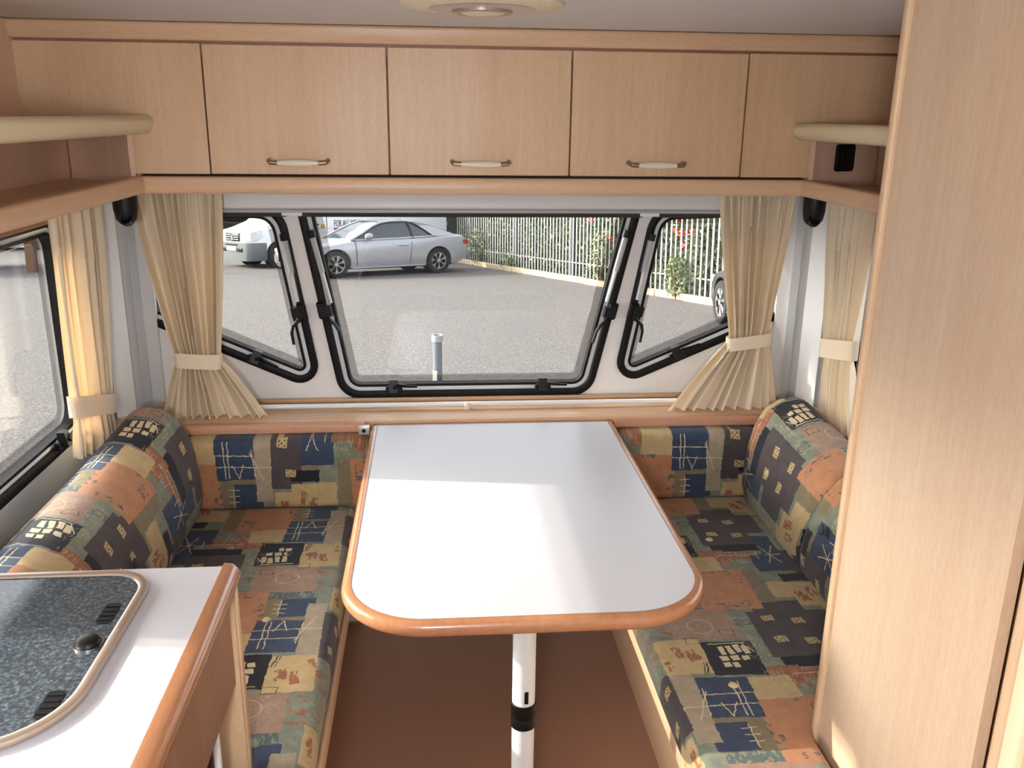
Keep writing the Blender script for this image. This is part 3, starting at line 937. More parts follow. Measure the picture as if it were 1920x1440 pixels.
def bolster(s, y0, y1, label, v0, sign):
    root = thing('bolster_cushion', label, 'cushion', (s * 0.98, (y0 + y1) / 2, ZS))
    prof = [(0.835, 0.505), (0.828, 0.545), (0.838, 0.60), (0.856, 0.66), (0.880, 0.715), (0.915, 0.757), (0.960, 0.780), (1.005, 0.787), (1.035, 0.778), (1.056, 0.752), (1.066, 0.70), (1.068, 0.60), (1.066, 0.508), (0.95, 0.503)]
    # cumulative length along the visible profile for the print
    cum = [0.0]
    for a, b in zip(prof, prof[1:]):
        cum.append(cum[-1] + math.hypot(b[0] - a[0], b[1] - a[1]))
    cx, cz = 0.945, 0.64
    ends = [(0.0, 0.10), (0.008, 0.035), (0.022, 0.008), (0.045, 0.0)]
    L = y1 - y0
    stations = [(y0 + a, b) for a, b in ends] + [(y0 + L * q, 0.0) for q in (0.12, 0.22, 0.32, 0.42, 0.52, 0.62, 0.72, 0.82, 0.9)] + [(y1 - a, b) for a, b in reversed(ends)]
    bm = bmesh.new()
    uvk = {}
    rings = []
    for y, sh in stations:
        rr = []
        for i, (x, z) in enumerate(prof):
            k = 1 - sh * 1.2
            zz = max(0.503, cz + (z - cz) * k)
            xx = min(1.124, cx + (x - cx) * k)
            q = min(1.0, max(0.0, (y - 2.15) / 0.40))
            q = q * q * (3 - 2 * q) * max(0.0, zz - 0.5) / 0.28
            v = bm.verts.new((s * (xx - 0.045 * q), y, zz + 0.06 * q))
            rr.append(v)
        rings.append(rr)
    n = len(prof)
    uvl = bm.loops.layers.uv.new('UVMap')
    for j in range(len(rings) - 1):
        for i in range(n):
            i2 = (i + 1) % n
            fc = bm.faces.new((rings[j][i], rings[j][i2], rings[j + 1][i2], rings[j + 1][i]))
            cc = (cum[i], cum[i2] if i2 else cum[-1] + 0.1, cum[i2] if i2 else cum[-1] + 0.1, cum[i])
            yy = (stations[j][0], stations[j][0], stations[j + 1][0], stations[j + 1][0])
            for lp, c_, y_ in zip(fc.loops, cc, yy):
                lp[uvl].uv = (c_ + v0[0], sign * y_ + v0[1])
    for rr in (rings[0], rings[-1]):
        fc = bm.faces.new(rr)
        for lp in fc.loops:
            lp[uvl].uv = (lp.vert.co.x * s, lp.vert.co.z)
    return from_bm('cover', bm, 'patchwork_fabric', root, True), root
_, bl = bolster(-1, 1.47, 2.527, 'long patchwork bolster leaning along the left wall under the window', (-0.10, 2.565), -1)
button(bl, (-0.834, 2.43, 0.64), (1, 0, 0.15), BTN['blue'], 0.013)
button(bl, (-0.834, 1.95, 0.64), (1, 0, 0.15), BTN['blue'], 0.013)
_, bA = bolster(1, 2.09, 2.527, 'patchwork bolster in the far right corner below the tied curtain', (-0.10, -2.235), 1)
button(bA, (0.838, 2.36, 0.655), (-1, 0, 0.15), BTN['cream'], 0.012)
_, bB = bolster(1, 1.475, 2.085, 'patchwork bolster partly hidden behind the wardrobe edge', (-0.12, -2.215), 1)
button(bB, (0.838, 1.98, 0.66), (-1, 0, 0.15), BTN['blue'], 0.013)

# ------------------------------------------------------------------ table
ZT = 0.75
t = thing('dining_table', 'white dining table with rounded cherry wood edge on a single white post', 'table', (0.048, 1.7, 0.0))
to = round_poly([(-0.325, 1.462), (0.421, 1.462), (0.421, 2.598), (-0.325, 2.598)], [0.175, 0.175, 0.008, 0.008], 14)
ti = offset_poly(to, 0.019)
prism('table_top', ti, 'z', ZT - 0.028, ZT, 'white_laminate', t)
def edging(name, outer, inner, z0, z1, mat, parent):
    bm = bmesh.new()
    n = len(outer)
    prof = []
    for k in range(9):
        a = -math.pi / 2 + math.pi * k / 8
        prof.append((math.cos(a), math.sin(a)))
    mz, hz = (z0 + z1) / 2, (z1 - z0) / 2
    rows = []
    for i in range(n):
        o_, i_ = Vector(outer[i]), Vector(inner[i])
        rows.append([bm.verts.new((*(i_.lerp(o_, 0.35 + 0.65 * c_)), mz + hz * s_)) for c_, s_ in prof] + [bm.verts.new((i_.x, i_.y, z1)), bm.verts.new((i_.x, i_.y, z0))])
    m = len(rows[0])
    for i in range(n):
        a, b = rows[i], rows[(i + 1) % n]
        for k in range(m):
            bm.faces.new((a[k], b[k], b[(k + 1) % m], a[(k + 1) % m]))
    return from_bm(name, bm, mat, parent, True)
edging('edging', to, ti, ZT - 0.032, ZT + 0.0005, 'cherry_edge', t)
ring('edge_line', offset_poly(to, 0.0185), offset_poly(to, 0.0205), 'z', ZT, ZT + 0.0007, 'walnut_panel', t)
lg = tube('leg', [(0.049, 1.62, 0.0), (0.049, 1.62, ZT - 0.032)], 0.0245, 'table_post', t, 24)
lathe('collar', [(0.0246, 0.40), (0.0275, 0.402), (0.0275, 0.424), (0.0262, 0.426), (0.0262, 0.428), (0.0275, 0.430), (0.0275, 0.458), (0.0246, 0.460)], (0.049, 1.62, 0), 'black_plastic', lg, 24)
box('release_button', 0.049 - 0.003 + 0.002, 0.049 + 0.006 + 0.002, 1.594, 1.6, 0.468, 0.498, 'black_plastic', lg, 0.002)
lathe('foot_plate', [(0, 0.012), (0.05, 0.010), (0.056, 0.0), (0, 0.0)], (0.049, 1.62, 0), 'black_plastic', t, 24)
box('top_bracket', -0.05, 0.15, 1.53, 1.72, ZT - 0.045, ZT - 0.031, 'grey_plastic', t, 0.004)

# ------------------------------------------------------------------ kitchen unit
t = thing('kitchen_unit', 'kitchen cabinet with cherry edged white worktop at the lower left', 'cabinet', (-0.8, 0.9, 0.0))
ZW = 0.90
wo = round_poly([(-1.125, 0.30), (-0.502, 0.30), (-0.502, 1.432), (-1.125, 1.432)], [0, 0, 0.004, 0], 3)
prism('worktop', wo, 'z', ZW - 0.03, ZW, 'white_laminate', t)
prism('worktop_edge', round_poly([(-0.503, ZW - 0.038), (-0.478, ZW - 0.038), (-0.472, ZW - 0.004), (-0.503, ZW + 0.001)], [0.001, 0.012, 0.014, 0.001], 5), 'y', 0.30, 1.444, 'cherry_edge', t, bevel=0.007)
box('drawer_front', -0.512, -0.494, 0.32, 1.418, 0.672, ZW - 0.039, 'walnut_panel', t, 0.002)
box('end_panel', -1.12, -0.486, 1.420, 1.436, 0.0, ZW - 0.031, 'beech_vertical', t, 0.001)
box('end_edge', -0.4858, -0.481, 1.419, 1.437, 0.0, ZW - 0.040, 'beech_along_y', t, 0.001)
box('inner_side', -1.1, -0.52, 1.36, 1.372, 0.02, 0.67, 'walnut_panel', t)
box('oven_frame', -0.515, -0.505, 1.31, 1.325, 0.02, 0.671, 'white_plastic', t, 0.002)
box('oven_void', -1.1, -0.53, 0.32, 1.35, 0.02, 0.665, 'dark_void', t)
box('carcass', -1.12, -0.515, 0.32, 1.418, 0.672, ZW - 0.031, 'walnut_panel', t)
t = thing('hob_lid', 'dark speckled glass hob lid with metal rim set in the worktop', 'hob lid', (-0.85, 1.18, ZW))
ho = round_poly([(-1.08, 0.955), (-0.602, 0.955), (-0.602, 1.412), (-1.08, 1.412)], [0.04, 0.13, 0.075, 0.04], 10)
hi = offset_poly(ho, 0.016)
ring('rim', ho, hi, 'z', ZW + 0.0005, ZW + 0.012, 'champagne_trim', t, 0.004)
prism('glass', hi, 'z', ZW + 0.002, ZW + 0.008, 'hob_glass', t)
kx, ky = -0.641, 1.19
kb = lathe('knob', [(0, 0.011), (0.010, 0.011), (0.0155, 0.009), (0.0165, 0.004), (0.0185, 0.002), (0.0185, 0)], (kx, ky, ZW + 0.008), 'black_plastic', t, 20)
lathe('knob_ring', [(0.0186, 0.0), (0.0186, 0.003), (0.021, 0.003), (0.021, 0.0)], (kx, ky, ZW + 0.008), 'chrome', kb, 20)
for yy in (1.275, 1.05):
    prism('vent_slot', round_poly([(kx - 0.012, yy - 0.03), (kx + 0.012, yy - 0.03), (kx + 0.012, yy + 0.03), (kx - 0.012, yy + 0.03)], 0.008, 4), 'z', ZW + 0.0078, ZW + 0.0088, 'black_rubber', t)
    for q in range(4):
        box('vent_bar', kx - 0.010, kx + 0.010, yy - 0.021 + q * 0.013, yy - 0.018 + q * 0.013, ZW + 0.0087, ZW + 0.0096, 'black_plastic', t)

# ------------------------------------------------------------------ wardrobe
t = thing('wardrobe', 'tall beech wardrobe filling the right side', 'wardrobe', (0.88, 1.2, 0.0))
box('side_panel', 0.622, 0.640, 0.996, 1.446, 0.0, ZC - .002, 'beech_side_panel', t)
prism('edge_strip', round_poly([(0.612, 1.443), (0.640, 1.443), (0.640, 1.465), (0.614, 1.465)], [0.006, 0.001, 0.001, 0.010], 5), 'z', 0.0, ZC - .002, 'beech_vertical', t, smooth=True)
box('front_panel', 0.64, 1.127, 1.447, 1.463, 0.0, ZC - .002, 'beech_side_panel', t)
box('recess', 0.645, 0.66, 0.95, 1.0, 0.0, ZC - .002, 'walnut_panel', t)
prism('door', round_poly([(0.618, 0.975), (0.66, 0.975), (0.66, 0.35), (0.618, 0.35)], [0.02, 0, 0, 0.004], 5), 'z', 0.03, ZC - .002, 'beech_vertical', t, smooth=True)
prism('door_moulding', round_poly([(0.606, 0.93), (0.622, 0.93), (0.622, 0.90), (0.606, 0.90)], [0.006, 0, 0, 0.006], 4), 'z', 0.03, ZC - .002, 'cream_plastic', t, smooth=True)
box('carcass', 0.645, 1.127, 0.35, 0.95, 0.0, ZC - .002, 'walnut_panel', t)

# ------------------------------------------------------------------ round roof light
t = thing('ceiling_light', 'round satin ceiling light with a raised centre lens', 'lamp', (-0.03, 1.865, ZC))
LC = (-0.03, 1.84, ZC)
lathe('dish', [(0.158, -0.0005), (0.158, -0.004), (0.150, -0.007), (0.10, -0.011), (0.062, -0.012), (0.0, -0.012)], LC, 'ivory', t, 40)
lathe('reflector', [(0.104, -0.0112), (0.085, -0.0128), (0.056, -0.0136)], LC, 'aluminium', t, 40)
lathe('lens_ring', [(0.058, -0.012), (0.058, -0.017), (0.052, -0.019), (0.046, -0.018), (0.046, -0.012)], LC, 'champagne_trim', t, 32)
lathe('lens', [(0.047, -0.0125), (0.044, -0.018), (0.03, -0.021), (0.0, -0.022)], LC, 'ivory', t, 32)

# unseen globe lamp added behind the camera, fill light in place of a flash
def fill_globe():
    k = NT('fill_globe')
    e = k.n('ShaderNodeEmission')
    e.inputs[0].default_value = (0.975, 0.985, 1.0, 1)
    e.inputs[1].default_value = 78.0
    k.l(e.outputs[0], k.out.inputs[0])
    M['fill_globe'] = k.m
fill_globe()
t = thing('fill_lamp', 'white globe lamp added behind the camera for fill light', 'lamp', (-0.30, -0.5, ZC))
lathe('base', [(0.0, -0.001), (0.07, -0.001), (0.07, -0.02), (0.02, -0.03), (0.02, -0.175), (0, -0.175)], (-0.30, -0.5, ZC), 'white_plastic', t, 24)
lathe('globe', [(0.1 * math.sin(math.pi * q / 12), 0.1 * math.cos(math.pi * q / 12)) for q in range(13)], (-0.30, -0.5, ZC - 0.27), 'fill_globe', t, 24)

# ------------------------------------------------------------------ outside: the ground falls away in front of the caravan
GA = R(-5.2)
GM = Matrix.Translation((0, 2.9, -0.45)) @ Matrix.Rotation(GA, 4, 'X')
def gm(x, d, rz=0.0, h=0.0):
    return GM @ Matrix.Translation((x, d, h)) @ Matrix.Rotation(rz, 4, 'Z')

def asphalt():
    k = NT('asphalt')
    v = k.coords()
    f = k.noise(v, 40.0, 5.0, 0.85)
    g = k.noise(v, 0.5, 3.0)
    c = k.ramp(f, [(0.38, rgb(52, 49, 48)), (0.5, rgb(88, 84, 82)), (0.63, rgb(136, 131, 128))])
    c = k.mix(k.math('MULTIPLY', g, 0.3), c, rgb(76, 72, 70))
    k.bsdf(c, 0.9)
    M['asphalt'] = k.m
asphalt()
plain('kerb_stone', rgb(186, 168, 140), 0.9, var=0.3, scale=14)
plain('galvanised', rgb(146, 148, 148), 0.5, 0.2, var=0.2, scale=6)
plain('fence_post_steel', rgb(98, 104, 112), 0.55, 0.2, var=0.2, scale=4)
plain('silver_paint', rgb(164, 165, 172), 0.3, 0.35, var=0.02, coat=0.6)
plain('white_paint', rgb(232, 234, 236), 0.35, var=0.02, coat=0.4)
plain('black_paint', rgb(22, 22, 24), 0.3, coat=0.6)
plain('car_glass', rgb(52, 60, 66), 0.08, 0.0, coat=1.0, var=0.3, scale=2)
plain('tyre', rgb(28, 28, 29), 0.85)
plain('alloy', rgb(176, 176, 176), 0.35, 0.7)
plain('bumper_grey', rgb(92, 96, 98), 0.6)
plain('lamp_red', rgb(170, 30, 28), 0.2)
plain('lamp_clear', rgb(206, 210, 212), 0.12, 0.3)
plain('sign_red', rgb(160, 30, 44), 0.5)
plain('sign_blue', rgb(64, 72, 96), 0.5)
plain('yellow_badge', rgb(222, 184, 60), 0.5)
plain('seat_beige', rgb(160, 150, 134), 0.8)
plain('post_sunny', rgb(206, 206, 190), 0.5, var=0.1)
plain('timber_brown', rgb(112, 82, 62), 0.8, var=0.3)
plain('berry', rgb(214, 76, 42), 0.4)
plain('twig', rgb(92, 76, 58), 0.9)
def leaf_mat(name, a, b):
    k = NT(name)
    f = k.noise(k.coords(), 9.0, 2.0)
    g = k.n('ShaderNodeObjectInfo')
    c = k.mix(f, a, b)
    k.bsdf(c, 0.5)
    M[name] = k.m
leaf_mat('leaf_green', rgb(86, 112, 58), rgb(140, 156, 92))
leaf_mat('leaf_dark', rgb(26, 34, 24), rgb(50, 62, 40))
leaf_mat('leaf_grey', rgb(96, 112, 78), rgb(136, 146, 104))
plain('soil_dark', rgb(30, 32, 26), 0.95, var=0.4, scale=3)

bm = bmesh.new()
bm_box(bm, -70, 70, -40, 90, -0.3, 0.0)
bm.transform(GM)
struct(from_bm('ground', bm, 'asphalt'), 'grey tarmac of the car park outside')

# ---- palisade fence with kerb, hedge and plants
F0, F1 = Vector((5.06, 12.32)), Vector((0.97, 23.07))
fd = (F1 - F0).normalized()
fn = Vector((fd.y, -fd.x))
if fn.x < 0: fn = -fn                       # away from the car park
flen = 13.4
fang = math.atan2(fd.y, fd.x)
FS = F0 - fd * 0.8
fm = GM @ Matrix.Translation((FS.x, FS.y, 0)) @ Matrix.Rotation(fang, 4, 'Z')
hs = 1 if (Matrix.Rotation(fang, 3, 'Z') @ Vector((0, 1, 0))).xy.dot(fn) > 0 else -1   # local +y or -y is the hedge side
fence = thing('palisade_fence', 'tall galvanised palisade fence along the edge of the car park', 'fence', matrix=fm)
pm = None
k = 0
while k * 0.158 < flen:
    x = k * 0.158
    if pm is None:
        prof = [(-0.026, 0.004), (-0.014, -0.010), (-0.005, -0.004), (0.005, -0.004), (0.014, -0.010), (0.026, 0.004), (0.023, 0.007), (-0.023, 0.007)]
        o = prism('pale', prof, 'z', 0.06, 2.35, 'galvanised', fence)
        pm = o.data
    else:
        o = bpy.data.objects.new('pale', pm)
        COL.objects.link(o)
        o.parent = fence
    rk = random.Random(k)
    o.location = (x, -hs * 0.02, 0.0)
    o.rotation_euler = (0, rk.uniform(-0.006, 0.006), rk.uniform(-0.05, 0.05))
    k += 1
for z in (0.42, 2.0):
    box('rail', 0.0, flen, hs * 0.0 - 0.004, hs * 0.0 + 0.012, z - 0.014, z + 0.014, 'galvanised', fence)
x = 0.47
while x < flen:
    box('post', x - 0.05, x + 0.05, hs * 0.02, hs * 0.12, 0.0, 2.4, 'fence_post_steel', fence)
    x += 3.0
km = fm @ Matrix.Translation((0, -hs * 0.16, 0))
kerb = thing('kerb', 'pale sandstone coloured kerb along the foot of the fence', 'kerb', matrix=km)
km_ = None
x, i = 0.0, 0
while x < flen:
    o = box('kerb_stone', 0.004, 0.906, -0.065, 0.065, 0.0, 0.13, 'kerb_stone', kerb, 0.012, 1) if km_ is None else None
    if km_ is None:
        km_ = o.data
    else:
        o = bpy.data.objects.new('kerb_stone', km_)
        COL.objects.link(o)
        o.parent = kerb
    rk = random.Random(100 + i)
    o.location = (x, rk.uniform(-0.006, 0.006), rk.uniform(-0.01, 0.004))
    o.rotation_euler = (0, 0, rk.uniform(-0.006, 0.006))
    x += 0.915
    i += 1

def leaves(name, n, sampler, size, mat, parent, seed):
    rnd = random.Random(seed)
    vs_, fs = [], []
    for _ in range(n):
        p = Vector(sampler(rnd))
        a = Vector((rnd.gauss(0, 1), rnd.gauss(0, 1), rnd.gauss(0, 1))).normalized()
        b = a.cross(Vector((rnd.gauss(0, 1), rnd.gauss(0, 1), rnd.gauss(0, 1)))).normalized()
        s = size * rnd.uniform(0.6, 1.3)
        b0 = len(vs_)
        vs_ += [p - a * s, p + b * s * 0.42, p + a * s, p - b * s * 0.42]
        fs.append((b0, b0 + 1, b0 + 2, b0 + 3))
    me = bpy.data.meshes.new(name)
    me.from_pydata([tuple(v) for v in vs_], [], fs)
    o = link(name, me, mat, parent)
    o['kind'] = 'stuff'
    return o
def lumpy_core(name, x0, x1, y0, y1, z1, mat, parent, seed):
    rnd = random.Random(seed)
    bm = bmesh.new()
    nx = max(6, int((x1 - x0) / 0.5))
    pr = [(y0, 0.0), (y0 - 0.1, z1 * 0.35), (y0, z1 * 0.75), ((y0 + y1) / 2, z1), (y1, z1 * 0.8), (y1, 0.0)]
    rows = []
    for i in range(nx + 1):
        x = x0 + (x1 - x0) * i / nx
        rows.append([bm.verts.new((x, y + rnd.uniform(-.12, .12), max(0, z + (rnd.uniform(-.15, .15) if z > 0 else 0)))) for y, z in pr])
    for a, b in zip(rows, rows[1:]):
        for j in range(len(pr) - 1):
            bm.faces.new((a[j], a[j + 1], b[j + 1], b[j]))
    bm.faces.new(rows[0]); bm.faces.new(rows[-1])
    return from_bm(name, bm, mat, parent)
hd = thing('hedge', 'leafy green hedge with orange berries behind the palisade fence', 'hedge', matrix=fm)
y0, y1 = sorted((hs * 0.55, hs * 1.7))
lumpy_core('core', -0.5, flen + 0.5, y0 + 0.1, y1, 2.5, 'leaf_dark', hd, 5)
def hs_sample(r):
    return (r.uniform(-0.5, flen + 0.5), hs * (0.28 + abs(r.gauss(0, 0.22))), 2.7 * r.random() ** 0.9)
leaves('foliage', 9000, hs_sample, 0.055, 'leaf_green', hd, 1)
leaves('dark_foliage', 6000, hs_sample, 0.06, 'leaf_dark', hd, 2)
def berry_sample():
    rnd = random.Random(9)
    bm = bmesh.new()
    # clusters placed where the fence shows them
    for fx, fz in ((2.42, 1.47), (2.26, 1.25), (2.34, 1.2), (2.19, 1.03), (2.51, 1.29), (1.95, 1.25), (5.65, 1.40), (4.74, 1.02), (4.9, 1.0), (3.6, 1.5)):
        for _ in range(16):
            mt = Matrix.Translation((fx + rnd.gauss(0, .05), hs * (-0.02 + rnd.random() * 0.12), fz + rnd.gauss(0, .04)))
            bmesh.ops.create_icosphere(bm, subdivisions=1, radius=0.022, matrix=mt)
    o = from_bm('berries', bm, 'berry', hd)
    o['kind'] = 'stuff'
berry_sample()

def fence_pt(px, off):
    p = FS + fd * px - fn * off
    return p.x, p.y
def plant(label, px, off, h, w, n, seed, mat='leaf_grey'):
    x, y = fence_pt(px, off)
    t = thing('shrub', label, 'shrub', matrix=gm(x, y), group='small plants by the kerb')
    rnd = random.Random(seed)
    for _ in range(7):
        a = rnd.uniform(0, 6.28)
        tube('stem', [(0, 0, 0), (w * 0.3 * math.cos(a), w * 0.3 * math.sin(a), h * 0.5), (w * 0.6 * math.cos(a), w * 0.6 * math.sin(a), h * rnd.uniform(0.7, 1.0))], [0.012, 0.009, 0.004], 'twig', t, 5)
    def smp(r):
        z = r.random() ** 0.7 * h
        q = w * (0.35 + 0.65 * math.sin(min(1.0, z / h + 0.15) * math.pi * 0.8))
        a = r.uniform(0, 6.28)
        rr = q * math.sqrt(r.random())
        return (rr * math.cos(a), rr * math.sin(a), z + 0.03)
    leaves('leaves', n, smp, 0.04, mat, t, seed + 1)
plant('grey green shrub at the fence just behind the silver car', 11.48, 0.10, 1.0, 0.40, 620, 31)
plant('straggly bush in front of the fence beside the window pillar', 5.03, 0.08, 1.1, 0.32, 300, 32)
plant('bushy grey green plant overhanging the kerb on the right', 2.05, 0.22, 0.75, 0.24, 700, 33)
plant('small green weed at the fence foot below the middle post', 9.6, 0.08, 0.42, 0.25, 160, 34, 'leaf_green')

# dark hedge far behind the vehicles
h2 = thing('hedge', 'dark hedge row far behind the parked vehicles', 'hedge', matrix=gm(-14.0, 30.5, R(2)))
lumpy_core('core', -22, 17, 0.3, 2.2, 3.4, 'soil_dark', h2, 8)
leaves('foliage', 4000, lambda r: (r.uniform(-22, 17), 0.15 - abs(r.gauss(0, 0.15)), 3.5 * r.random()), 0.1, 'leaf_dark', h2, 3)

# ---- vehicles
def loft(name, secs, mat, parent, smooth=True, cap=True):
    bm = bmesh.new()
    rows = [[bm.verts.new(p) for p in s_] for s_ in secs]
    n = len(rows[0])
    for a, b in zip(rows, rows[1:]):
        for i in range(n):
            bm.faces.new((a[i], a[(i + 1) % n], b[(i + 1) % n], b[i]))
    if cap:
        bm.faces.new(rows[0]); bm.faces.new(rows[-1])
    return from_bm(name, bm, mat, parent, smooth)
def cut_arches(o, xs, zc, r, hw):
    bm = bmesh.new()
    for x in xs:
        for s in (-1, 1):
            mt = Matrix.Translation((x, s * hw, zc)) @ Matrix.Rotation(R(90), 4, 'X')
            bmesh.ops.create_cone(bm, cap_ends=True, segments=28, radius1=r, radius2=r, depth=0.5, matrix=mt)
    me = bpy.data.meshes.new('cut')
    bm.to_mesh(me); bm.free()
    c = bpy.data.objects.new('cut', me)
    COL.objects.link(c)
    c.matrix_world = o.parent.matrix_world if o.parent else Matrix.Identity(4)
    md = o.modifiers.new('b', 'BOOLEAN')
    md.operation = 'DIFFERENCE'
    md.object = c
    md.solver = 'EXACT'
    bpy.context.view_layer.update()
    dg = bpy.context.evaluated_depsgraph_get()
    nm = bpy.data.meshes.new_from_object(o.evaluated_get(dg))
    o.modifiers.clear()
    o.data = nm
    bpy.data.objects.remove(c)
    bpy.data.meshes.remove(me)
    if hasattr(nm, 'set_sharp_from_angle'):
        nm.set_sharp_from_angle(angle=R(35))
def wheel(parent, x, y, r, s, spokes, steel=False, name='wheel'):
    rot = Euler((R(90), 0, 0))
    w = 0.20
    tyre = lathe(name, [(r * 0.66, -w / 2), (r * 0.93, -w / 2), (r, -w / 2 + 0.03), (r, w / 2 - 0.03), (r * 0.93, w / 2), (r * 0.66, w / 2), (r * 0.66, -w / 2)], (x, y, r), 'tyre', parent, 28, rot)
    yo = y + s * (w / 2 - 0.02)
    lathe('rim', [(r * 0.70, -0.012), (r * 0.70, 0.012), (r * 0.62, 0.008), (r * 0.62, -0.012)], (x, yo, r), 'alloy', tyre, 28, rot)
    lathe('brake_disc', [(0, 0.0), (r * 0.63, 0.0), (r * 0.63, -0.01), (0, -0.01)], (x, yo - s * 0.06, r), 'bumper_grey' if steel else 'dark_void', tyre, 20, rot)
    if steel:
        lathe('hub_cap', [(0, -0.02 * s), (r * 0.2, -0.02 * s), (r * 0.26, 0.0), (r * 0.48, -0.012 * s), (r * 0.5, 0.01 * s)], (x, yo, r), 'alloy', tyre, 24, rot)
        for q in range(12):
            a = 2 * math.pi * q / 12
            lathe('bolt', [(0, -0.01), (0.02, -0.01), (0.02, 0.01), (0, 0.01)], (x + 0.56 * r * math.cos(a), yo, r + 0.56 * r * math.sin(a)), 'alloy', tyre, 6, rot)
    else:
        for q in range(spokes):
            a = 2 * math.pi * q / spokes + 0.3
            for da in (-0.16, 0.16):
                tube('spoke', [(x + 0.06 * math.cos(a), yo, r + 0.06 * math.sin(a)), (x + 0.40 * r * math.cos(a), yo, r + 0.40 * r * math.sin(a)), (x + 0.66 * r * math.cos(a + da), yo, r + 0.66 * r * math.sin(a + da))], 0.016, 'alloy', tyre, 5)
        lathe('hub', [(0, -0.02), (0.05, -0.02), (0.05, 0.02), (0, 0.02)], (x, yo, r), 'alloy', tyre, 12, rot)
    return tyre
def lerp_table(tab, x):
    for a, b in zip(tab, tab[1:]):
        if x <= b[0]:
            q = (x - a[0]) / (b[0] - a[0])
            return a[1] + (b[1] - a[1]) * q
    return tab[-1][1]
def coupe(name, label, matrix, paint):
    t = thing(name, label, 'car', matrix=matrix)
    # x: 0 front bumper ... 4.62 tail; near side is -y
    top = [(0, 0.56), (0.08, 0.66), (0.4, 0.755), (0.9, 0.84), (1.35, 0.905), (2.2, 0.925), (3.2, 0.95), (3.8, 0.985), (4.3, 0.99), (4.5, 0.965), (4.62, 0.80)]
    bot = [(0, 0.34), (0.1, 0.22), (0.5, 0.19), (2.3, 0.18), (4.1, 0.20), (4.4, 0.27), (4.62, 0.40)]
    wid = [(0, 0.62), (0.12, 0.78), (0.45, 0.88), (1.0, 0.915), (2.3, 0.925), (3.6, 0.925), (4.2, 0.88), (4.5, 0.80), (4.62, 0.70)]
    secs = []
    for x in (0, .04, .1, .2, .4, .65, .9, 1.15, 1.35, 1.7, 2.2, 2.7, 3.2, 3.5, 3.8, 4.1, 4.3, 4.45, 4.56, 4.62):
        zt, zb, w = lerp_table(top, x), lerp_table(bot, x), lerp_table(wid, x)
        h = zt - zb
        half = [(0.80 * w, zb), (0.965 * w, zb + 0.06 * h), (0.985 * w, zb + 0.20 * h), (w * 0.995, zb + 0.28 * h), (w, zb + 0.55 * h), (0.985 * w, zb + 0.80 * h), (0.945 * w, zb + 0.94 * h), (0.86 * w, zt), (0.4 * w, zt + 0.022)]
        secs.append([(x, -a, b) for a, b in half] + [(x, a, b) for a, b in reversed(half)])
    body = loft('body', secs, paint, t)
    cut_arches(body, (0.90, 3.66), 0.335, 0.375, 0.93)
    for x in (0.90, 3.66):
        for s in (-1, 1):
            wheel(t, x, s * 0.80, 0.33, s, 7)
            lathe('arch_liner', [(0, -0.01), (0.372, -0.01), (0.372, 0.01), (0, 0.01)], (x, s * 0.675, 0.345), 'dark_void', t, 24, Euler((R(90), 0, 0)))
    # glasshouse
    roof = [(1.32, 0.90), (1.62, 1.06), (1.95, 1.24), (2.2, 1.325), (2.5, 1.365), (2.8, 1.37), (3.1, 1.345), (3.5, 1.255), (3.9, 1.115), (4.22, 0.985)]
    g = []
    for x, z in roof:
        zb = lerp_table(top, x) - 0.02
        q = max(0.0, min(1.0, (z - zb) / 0.45))
        wb = 0.80 if x < 3.6 else 0.80 - (x - 3.6) * 0.12
        wt = wb - 0.24 * q
        g.append([(x, -wb, zb), (x, -(wb + wt) / 2 - 0.015 * q, (z + zb) / 2), (x, -wt, z - 0.02 * q), (x, -wt * 0.7, z + 0.012 * q), (x, wt * 0.7, z + 0.012 * q), (x, wt, z - 0.02 * q), (x, (wb + wt) / 2 + 0.015 * q, (z + zb) / 2), (x, wb, zb)])
    loft('glasshouse', g, 'car_glass', t)
    # roof skin over the glass
    bm = bmesh.new()
    rows = []
    for (x, z), s_ in zip(roof, g):
        if x < 2.1 or x > 4.3: continue
        rows.append([bm.verts.new((p[0], p[1] * 1.015, p[2] + 0.012)) for p in s_[2:6]])
    for a, b in zip(rows, rows[1:]):
        for i in range(3):
            bm.faces.new((a[i], a[i + 1], b[i + 1], b[i]))
    bmesh.ops.solidify(bm, geom=bm.faces[:], thickness=0.012)
    from_bm('roof', bm, paint, t, True)
    for s in (-1, 1):
        tube('windscreen_pillar', [(1.30, s * 0.80, 0.90), (1.62, s * 0.755, 1.06), (1.95, s * 0.655, 1.235), (2.2, s * 0.60, 1.325)], 0.028, paint, t, 8)
        tube('roof_rail', [(2.2, s * 0.60, 1.325), (2.5, s * 0.585, 1.36), (2.8, s * 0.582, 1.365), (3.1, s * 0.59, 1.335)], 0.026, paint, t, 8)
        tube('window_divider', [(2.98, s * 0.822, 0.93), (2.93, s * 0.60, 1.34)], 0.022, 'black_plastic', t, 6)
        tube('belt_moulding', [(1.38, s * 0.822, 0.912), (2.4, s * 0.826, 0.935), (3.55, s * 0.82, 0.975)], 0.012, 'chrome', t, 6)
        bm = bmesh.new()
        qs = [bm.verts.new(p) for p in ((3.02, s * 0.607, 1.345), (3.5, s * 0.635, 1.25), (3.9, s * 0.69, 1.11), (4.26, s * 0.79, 0.98), (3.62, s * 0.83, 0.965), (3.52, s * 0.815, 1.0), (3.2, s * 0.69, 1.24))]
        bm.faces.new(qs)
        bmesh.ops.solidify(bm, geom=bm.faces[:], thickness=0.03)
        from_bm('rear_quarter', bm, paint, t, False)
